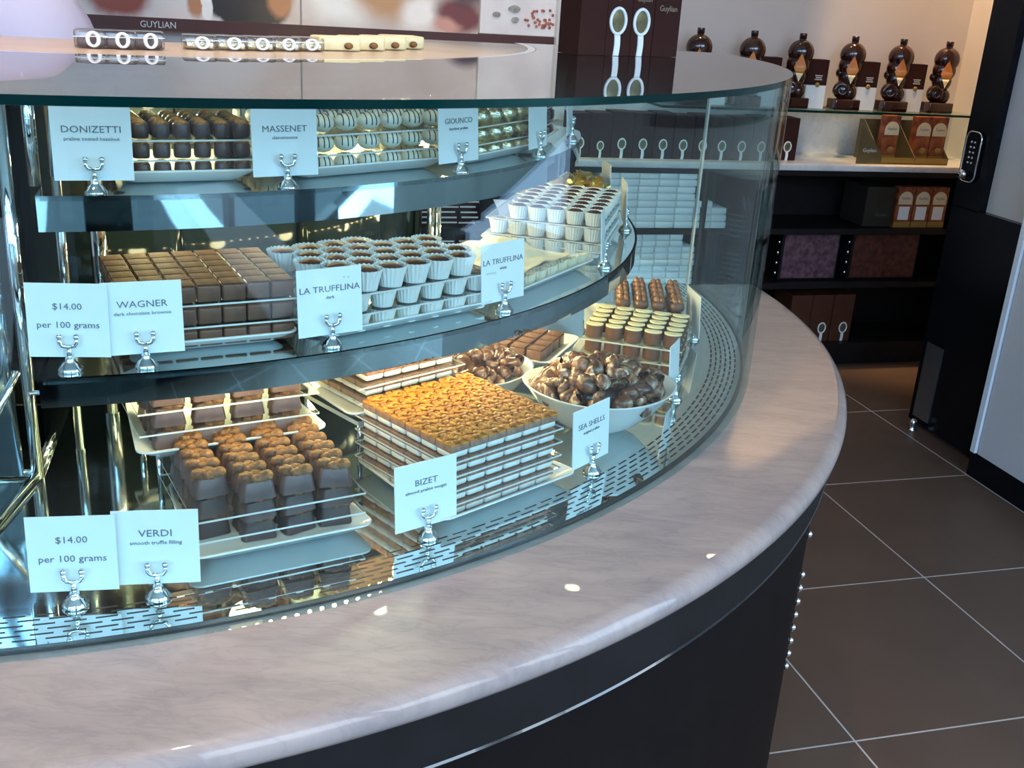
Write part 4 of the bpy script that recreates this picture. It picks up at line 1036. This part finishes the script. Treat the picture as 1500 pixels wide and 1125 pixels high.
B(MB().box((0, .002, .014), (.33, .004, .028)), 'front_lip', GOLDB, dc)
B(MB().box((0, .10, .003), (.33, .20, .006)), 'base_panel', OLIVE, dc)
B(MB().box((0, .198, .083), (.33, .004, .165)), 'rear_panel', OLIVE, dc)
B(MB().prism([(0, 0), (.0, .05), (-.11, .163), (-.115, .163), (-.115, 0)], .004, 0, Matrix.Translation((-.165, .003, 0)) @ Matrix.Rotation(pi/2, 4, 'X')), 'left_flap', OLIVE, dc)
text('lettering', 'Guylian', .022, SILVERP, dc, Matrix.Translation((-.225, -.0016, .05)))
for i, (s, t) in enumerate(((.105, .055), (.258, .050), (.338, .052))):
    pack('red and gold chocolate pack, %s from left in the display carton' % ordn(i+1), W(s, t, .914), WA, 'packs in the display carton', w=.074 if i else .07, h=.19)
for i in range(3):
    pack('dark red pack with white panel, %s from left inside the cabinet' % ordn(i+1), W(.215+.086*i, .025, .633), WA, 'packs inside the cabinet', w=.082, h=.178, lower=True)
oc = WB(MB().box((.035, .10, .09), (.14, .18, .17)), 'dark_carton', mat('dark_olive_card', (.018, .017, .013), .5, var=.2), None, .058, .02, .633); tag(oc, 'dark carton left of the packs inside the cabinet', 'carton')
text('lettering', 'Guylian', .02, mat('grey_print', (.10, .10, .10), .5), oc, Matrix.Translation((.05, .009, .05)))
# framed mottled boxes in the next row
for i, (s0, s1, m_, cl) in enumerate(((-.335, -.055, MOTTLE, 'purple'), (.005, .345, MOTTLR, 'dark red'))):
    e = empty('pattern_box', W(s0, .05, .396), WA); tag(e, '%s mottled box in the cabinet row above the bottom' % cl, 'box')
    B(MB().box(((s1-s0)/2, .10, .105), (s1-s0, .20, .205)), 'box_body', BLACKM, e)
    B(MB().box(((s1-s0)/2, -.002, .105), (s1-s0-.02, .006, .190)), 'mottled_front', m_, e)
    for k in range(4): B(MB().ell((-.022, -.01, .035+.045*k), (.0055, .006, .009), 0, None, 10, 6), 'chrome_clip', CHROME, e)
sk = empty('socket_plate', W(.075, .30, .30), WA); tag(sk, 'dim double socket plate inside the bottom compartment', 'socket')
B(MB().rbox((0, 0, .02), (.15, .012, .07), .003), 'plate', mat('grey_plastic', (.10, .09, .085), .5), sk)
for x in (-.035, .035): B(MB().rbox((x, -.007, .02), (.035, .008, .045), .002), 'socket', BLACK, sk)
for i, s in enumerate((-.20, -.095, .012)):
    shelfbox('brown gift box with ring medal, %s from left in the bottom compartment' % ordn(i+1), .102, .215, .16, .085, W(s, .04, .113), WA, 'brown boxes in the bottom compartment', mats=mat('brown_card', (.075, .026, .014), .4, var=.2), mx=.012, mz=.0)
# stacks of white boxes seen through the case
def stack(s0, z0, cols, rows, w, h, lab, grp, skip=None, off=0):
    me = MB().rbox((0, .06, h/2), (w-.0050, .12, h-.0036), .0012, seg=1).mesh('white_box', WHITEC)
    for c in range(cols):
        for r in range(rows):
            if skip and skip(c, r): continue
            o = ob('white_box', me, None, W(s0+w*(c+.5)+(off if r % 2 else 0), .004+.004*((r*7+c*3) % 3), z0+h*r), WA)
            tag(o, 'small white box, %s from left, %s row from the bottom, %s' % (ordn(c+1), ordn(r+1), lab), 'box', grp)
stack(-1.205, .632, 5, 8, .084, .0285, 'upper stack', 'white boxes in the upper stack', None, .0)
stack(-.776, .632, 2, 4, .0705, .0285, 'short side stack', 'white boxes in the short side stack', lambda c, r: c == 1 and r == 3)
stack(-1.06, .394, 5, 8, .0605, .0268, 'lower stack', 'white boxes in the lower stack', lambda c, r: c == 4 and r > 5)
fb = MB().rbox((0, .06, .0095), (.078, .12, .019), .001, seg=1).mesh('flat_box', BROWNB); fs_ = MB().box((.0, -.0005, .0125), (.066, .001, .006)).mesh('silver_line', SILVERP)
for c in range(4):
    for r in range(14):
        lo_ = r < 9
        o = ob('flat_dark_box', fb, None, W(-1.97+.081*c+.006*((r*5+c) % 3), .045+.004*((r+c) % 2), (.3945+.0205*r) if lo_ else (.6325+.0205*(r-9))), WA)
        ob('silver_line', fs_, o); tag(o, 'flat dark box, %s from left, %s row from bottom, pile seen between the chrome posts' % (ordn(c+1), ordn(r+1)), 'box', 'flat dark boxes in the cabinet')
wt = B(MB().rbox((0, .05, .006), (.11, .10, .012), .001, seg=1), 'white_card_box', WHITEC, None, W(-1.700, .05, .768), 0, (0, rad(22), WA)); tag(wt, 'white card box tilted on top of the flat dark boxes', 'box')
# ------------------------------------------------------------------ boxes on the lid
BA = math.atan2(2.013-1.88, .251-.055)
lidb = tuple((.055+.827*t, 1.880+.561*t, w_, h_, lab) for t, w_, h_, lab in ((.056, .057, .34, 'plain dark gift box, leftmost on the glass lid'), (.1125, .054, .33, 'gift box with ribbon medal, second from left on the lid'), (.165, .049, .305, 'gift box with ribbon medal, third from left on the lid'), (.221, .060, .126, 'short dark gift box, rightmost on the lid')))
for i, (x, y, w_, h_, lab) in enumerate(lidb):
    o = shelfbox(lab, w_, h_, .06, .078 if i in (1, 2) else 0, (x, y, 1.4055), BA, 'gift boxes on the glass lid', txt='Guylian' if i else None, mx=(0, -.004, -.004, 0)[i], mz=.0, tz=(0, .094, .092, .078)[i])
for o in []: pass
# ------------------------------------------------------------------ poster wall
po = empty('poster_panel', W(0, .27, 0), WA); tag(po, 'large pale poster of hands and chocolates with dark brown bottom band', 'poster')
PZ0, PZ1, PZ2 = 1.296, 1.340, 2.2

def postermat():
    """soft-focus printed picture, lit from behind: pale ground with blurred shapes"""
    m = bpy.data.materials.new('lightbox_print'); m.use_nodes = True; nt = m.node_tree; b = nt.nodes['Principled BSDF']; b.inputs['Roughness'].default_value = .25
    tc = nt.nodes.new('ShaderNodeTexCoord'); wn = nt.nodes.new('ShaderNodeTexNoise'); wn.inputs['Scale'].default_value = 5; wn.inputs['Detail'].default_value = 4
    nt.links.new(tc.outputs['Object'], wn.inputs['Vector'])
    ad = nt.nodes.new('ShaderNodeMix'); ad.data_type = 'VECTOR'; ad.inputs['Factor'].default_value = .10
    nt.links.new(tc.outputs['Object'], ad.inputs['A']); nt.links.new(wn.outputs['Color'], ad.inputs['B'])
    base = nt.nodes.new('ShaderNodeMix'); base.data_type = 'RGBA'; base.inputs['A'].default_value = (.50, .38, .30, 1); base.inputs['B'].default_value = (.66, .58, .54, 1)
    nt.links.new(wn.outputs['Fac'], base.inputs['Factor']); cur = base.outputs['Result']
    for cx, cz, rx, rz, col, soft in ((-3.05, 1.50, .30, .30, (.50, .47, .47), .5), (-2.98, 1.42, .10, .09, (.20, .05, .035), .35), (-2.62, 1.50, .22, .20, (.60, .56, .55), .5),
            (-2.52, 1.40, .13, .085, (.025, .02, .02), .12), (-2.42, 1.42, .05, .06, (.46, .20, .09), .4), (-2.70, 1.42, .035, .07, (.40, .18, .09), .3), (-2.66, 1.40, .018, .06, (.75, .72, .68), .2),
            (-2.20, 1.45, .14, .12, (.86, .82, .76), .6), (-2.02, 1.46, .13, .08, (.52, .28, .13), .7), (-1.90, 1.40, .08, .06, (.84, .78, .72), .6), (-1.74, 1.40, .10, .07, (.16, .04, .035), .45), (-1.70, 1.52, .10, .08, (.06, .02, .02), .5), (-1.80, 1.36, .06, .03, (.55, .28, .22), .6)):
        sb = nt.nodes.new('ShaderNodeVectorMath'); sb.operation = 'SUBTRACT'; sb.inputs[1].default_value = (cx*.9+.05, 0, cz*.9+.05); nt.links.new(ad.outputs['Result'], sb.inputs[0])
        dv = nt.nodes.new('ShaderNodeVectorMath'); dv.operation = 'MULTIPLY'; dv.inputs[1].default_value = (1/rx, 0, 1/rz); nt.links.new(sb.outputs[0], dv.inputs[0])
        ln = nt.nodes.new('ShaderNodeVectorMath'); ln.operation = 'LENGTH'; nt.links.new(dv.outputs[0], ln.inputs[0])
        mr = nt.nodes.new('ShaderNodeMapRange'); mr.interpolation_type = 'SMOOTHSTEP'; mr.inputs['From Min'].default_value = 1-soft; mr.inputs['From Max'].default_value = 1+soft*.4; mr.inputs['To Min'].default_value = 1; mr.inputs['To Max'].default_value = 0
        nt.links.new(ln.outputs['Value'], mr.inputs['Value'])
        mx = nt.nodes.new('ShaderNodeMix'); mx.data_type = 'RGBA'; mx.inputs['B'].default_value = (*col, 1); nt.links.new(cur, mx.inputs['A']); nt.links.new(mr.outputs['Result'], mx.inputs['Factor']); cur = mx.outputs['Result']
    nt.links.new(cur, b.inputs['Base Color']); nt.links.new(cur, b.inputs['Emission Color']); b.inputs['Emission Strength'].default_value = .20
    return m
def lit(n, c, c2, sc, e=.2):
    m = mat('print_'+n, c, .3, col2=c2, vscale=sc); b = m.node_tree.nodes['Principled BSDF']
    l = b.inputs['Base Color'].links[0].from_socket; m.node_tree.links.new(l, b.inputs['Emission Color']); b.inputs['Emission Strength'].default_value = e
    return m
B(MB().box((-2.62, -.014, (PZ1+PZ2)/2), (1.90, .028, PZ2-PZ1)), 'picture_panel', postermat(), po)
B(MB().box((-1.512, -.014, (PZ1+PZ2)/2+.002), (.302, .028, PZ2-PZ1-.004)), 'pale_picture_panel', lit('pale', (.60, .57, .58), (.70, .68, .68), 5), po)
B(MB().box((-2.45, -.016, (PZ0+PZ1)/2), (2.25, .032, PZ1-PZ0)), 'brown_band', mat('brown_band', (.085, .022, .018), .35, var=.1), po)
text('lettering', 'GUYLIAN', .032, SILVERP, po, Matrix.Translation((-2.845, -.0335, PZ0+.010)), wide=.92)
def blob(cx, cz, rx, rz, n=22, wob=.15, seed=1):
    r_ = random.Random(seed); ph = [r_.uniform(0, 6.3) for _ in range(3)]
    return [(cx+rx*(1+wob*sin(2*a+ph[0])+wob*.6*sin(3*a+ph[1]))*cos(a), cz+rz*(1+wob*sin(2*a+ph[2]))*sin(a)) for a in [2*pi*i/n for i in range(n)]]
for k, (x, z, rx, rz) in enumerate(((-1.60, 1.415, .017, .011), (-1.53, 1.438, .024, .014), (-1.525, 1.398, .016, .012))): B(MB().prism(blob(x, z, rx, rz, seed=k, wob=.05), .0012, 0, Matrix.Translation((0, -.0290, 0)) @ Matrix.Rotation(pi/2, 4, 'X')), 'printed_pebble', lit('pebble', (.20, .19, .18), (.34, .33, .31), 40), po)
r_ = random.Random(3); be = MB()
for k in range(40): be.prism(blob(-1.43+r_.uniform(-.055, .06), 1.390+r_.uniform(-.016, .016)+(.035 if k % 4 == 0 else 0), .006, .006, 8, .05, k), .0012, 0, Matrix.Translation((0, -.0291-.00002*k, 0)) @ Matrix.Rotation(pi/2, 4, 'X'))
B(be, 'printed_berries', lit('berry', (.22, .06, .04), (.40, .14, .09), 90), po)
B(MB().box((-2.342, -.015, 1.77), (.006, .03, .86)), 'seam', mat('seam_trim', (.40, .36, .34), .4, var=.1), po)
B(MB().box((-1.335, -.03, 1.62), (.055, .06, 1.18)), 'white_edge_post', [mat('white_post', (.70, .71, .71), .3, var=.03)], po)
# ------------------------------------------------------------------ clear packs standing on the ledge
def bag(p, lab, k, sx=1):
    o = empty('clear_pack', p); o.rotation_euler = (0, 0, rad(20)); o.scale = (sx, 1, .50 if k < 3 else .42); tag(o, lab, 'pack', 'clear packs on the ledge')
    mb = MB(); mb.rbox((0, 0, .022), (.054, .045, .043), .006); B(mb, 'wrap', thin_glass('cellophane', (.88, .88, .88), 1.5, .12, 2.0), o)
    B(MB().rbox((0, 0, .014), (.046, .036, .024), .004), 'sweets', (GCHOC if k < 3 else SILVF), o)
    T = Matrix.Translation((.004, -.0245, .022)) @ Matrix.Rotation(pi/2, 4, 'X')
    B(MB().tube([T @ Vector((.0088*cos(a), .0165*sin(a), 0)) for a in [2*pi*i/24 for i in range(24)]], .0034, 8, closed=True), 'ring_tag', WHITEC, o)
    B(MB().tube([(-.027, -.0245, .027), (.027, -.0245, .030)], .0012, 6), 'ribbon', WHITEC, o)
for i, (th, R) in enumerate(((-67.6, .66), (-64.6, .66), (-61.6, .655))): bag(P(th, R, 1.4035), 'clear pack with white ring tag, %s from left on the ledge' % ordn(i+1), i, .74)
for i, th in enumerate((-55.2, -51.2, -47.4, -43.6, -40.0)): bag(P(th, .63, 1.4035) , 'clear pack of pale sweets, %s of the row in the middle of the ledge' % ordn(i+1), 4, .82)
def lightpack(p, lab):
    o = empty('painted_light_pack', p); o.rotation_euler = (0, 0, rad(30)); o.scale = (1, 1, .62); tag(o, lab, 'pack', 'ledge packs coloured bright as if lit through')
    B(MB().rbox((0, 0, .016), (.066, .045, .032), .005), 'wrapper', CREAM, o)  # cream wrapper colour stands for sunlight through clear packs
    B(MB().ell((.012, -.024, .012), (.007, .004, .008), 0, None, 12, 8), 'tag_hole', NUTD, o)
for i, th in enumerate((-34.6, -29.4, -24.0, -18.4)): lightpack(P(th, .625, 1.4035), 'pack coloured pale gold as if lit through, %s from left on the ledge' % ordn(i+1))
p = W(-1.95, -.35, 3.29); f = empty('downlight', p); tag(f, 'added ceiling spot brightening the packs on the ledge', 'downlight', 'ceiling downlights')
B(MB().lathe([(.05, .012), (.055, 0), (.042, -.004), (.04, .012)], 20, cap=False), 'trim_ring', CHROME, f)
B(MB().lathe([(.038, .006), (.001, .006)], 20), 'lamp_disc', SPOTM, f)
spot('added_ledge_light', p-Vector((0, 0, .03)), P(-28, .62, 1.41), 110, (1, .80, .52), 14)  # extra spot and fixture added to brighten the ledge packs

# ------------------------------------------------------------------ person behind the counter
def skin(name, verts, edges, radii, mat_, parent, sub=2, root=0):
    me = bpy.data.meshes.new(name); me.from_pydata(verts, edges, []); o = ob(name, me, parent)
    m = o.modifiers.new('skin', 'SKIN'); m.use_smooth_shade = True
    sk = me.skin_vertices[0].data
    for i, r in enumerate(radii): sk[i].radius = r if isinstance(r, tuple) else (r, r); sk[i].use_root = (i == root)
    s_ = o.modifiers.new('sub', 'SUBSURF'); s_.levels = sub; s_.render_levels = sub
    bpy.context.view_layer.update()
    m2 = bpy.data.meshes.new_from_object(o.evaluated_get(bpy.context.evaluated_depsgraph_get()))
    bpy.data.objects.remove(o); m2.materials.clear(); m2.materials.append(mat_)
    for p in m2.polygons: p.use_smooth = True
    return ob(name, m2, parent)
pe = empty('person', (-.990, 1.83, 0), rad(-100)); tag(pe, 'person in lilac shirt standing behind the counter at the left edge', 'person')
# local axes: +x is where the person faces, +y to the person's left
V = [(0, 0, .93), (0, 0, 1.08), (.01, 0, 1.25), (0, 0, 1.39), (0, 0, 1.47), (.015, 0, 1.53), (.02, 0, 1.60), (.02, 0, 1.70), (.015, 0, 1.755)]
Rr = [(.11, .11), (.10, .10), (.105, .105), (.085, .085), (.05, .05), (.055, .055), (.072, .088), (.078, .095), (.045, .055)]
E_ = [(i, i+1) for i in range(8)]
for s in (1, -1):
    b0 = len(V); V += [(0, s*.185, 1.395), (.02, s*.245, 1.15), (.16, s*.22, 1.02), (.22, s*.205, .985)]; Rr += [.062, .046, .033, .030]
    E_ += [(3, b0), (b0, b0+1), (b0+1, b0+2), (b0+2, b0+3)]
    for k, (dx, dy, l) in enumerate(((.07, -.030, .085), (.085, -.011, .095), (.085, .009, .088), (.075, .027, .072))):
        f0 = len(V); V += [(.22+dx*.6, s*(.205+dy), .975), (.22+dx, s*(.205+dy*1.1), .955), (.22+l+.02, s*(.205+dy*1.15), .935)]; Rr += [.010, .009, .007]
        E_ += [(b0+3, f0), (f0, f0+1), (f0+1, f0+2)]
    f0 = len(V); V += [(.245, s*.165, .975), (.275, s*.150, .965)]; Rr += [.011, .009]; E_ += [(b0+3, f0), (f0, f0+1)]
    l0 = len(V); V += [(0, s*.095, .86), (.01, s*.10, .48), (-.01, s*.105, .09), (.12, s*.115, .045)]; Rr += [.088, .058, .042, .038]
    E_ += [(0, l0), (l0, l0+1), (l0+1, l0+2), (l0+2, l0+3)]
skin('body', V, E_, Rr, SKIN, pe)
V2 = [(0, 0, .90), (0, 0, 1.08), (.01, 0, 1.25), (0, 0, 1.39), (0, 0, 1.50)]; R2_ = [.155, .145, .160, .165, .085]; E2 = [(i, i+1) for i in range(4)]
for s in (1, -1):
    b0 = len(V2); V2 += [(0, s*.200, 1.405), (.01, s*.235, 1.26), (.02, s*.255, 1.17)]; R2_ += [.105, .088, .078]; E2 += [(3, b0), (b0, b0+1), (b0+1, b0+2)]
skin('shirt', V2, E2, R2_, SHIRT, pe)
V3 = [(0, 0, .96), (0, 0, .90)]; R3 = [(.165, .125), (.165, .125)]; E3 = [(0, 1)]
for s in (1, -1):
    b0 = len(V3); V3 += [(0, s*.095, .84), (.01, s*.10, .48), (-.01, s*.105, .11)]; R3 += [.10, .075, .062]; E3 += [(1, b0), (b0, b0+1), (b0+1, b0+2)]
skin('trousers', V3, E3, R3, TROUS, pe)
hm = MB(); hm.ell((-.004, 0, 1.685), (.115, .098, .112), 0, None, 24, 16, lambda p: Vector((min(p.x, .055+.6*max(0, p.z-1.70)), p.y, max(p.z, 1.60 if p.x > -.02 else 1.56)))); B(hm, 'hair', HAIR, pe)
for s in (1, -1):
    B(MB().ell((.082, s*.032, 1.665), (.012, .013, .009), 0, None, 12, 8), 'eye', mat('eye_white', (.7, .7, .7), .2), pe)
    B(MB().ell((.092, s*.032, 1.665), (.004, .006, .006), 0, None, 10, 6), 'iris', HAIR, pe)
    B(MB().ell((.01, s*.092, 1.655), (.018, .010, .030), 0, None, 12, 8), 'ear', SKIN, pe)
B(MB().ell((.112, 0, 1.640), (.018, .013, .024), 0, None, 12, 8), 'nose', SKIN, pe)
B(MB().ell((.098, 0, 1.600), (.010, .024, .007), 0, None, 12, 8), 'mouth', mat('lips', (.42, .14, .12), .4), pe)
ap = MB(); ap.arc([(.150, .62), (.150, 1.22), (.156, 1.22), (.156, .62)], -62, 62, 16, None, True, Matrix.Scale(1.0, 4, (1, 0, 0))); B(ap, 'apron', MAROON, pe)
for o in list(COL.objects):
    if o.type == 'MESH' and o.data.materials and o.data.materials[0] in (GLASS,): pass
bpy.context.view_layer.update()
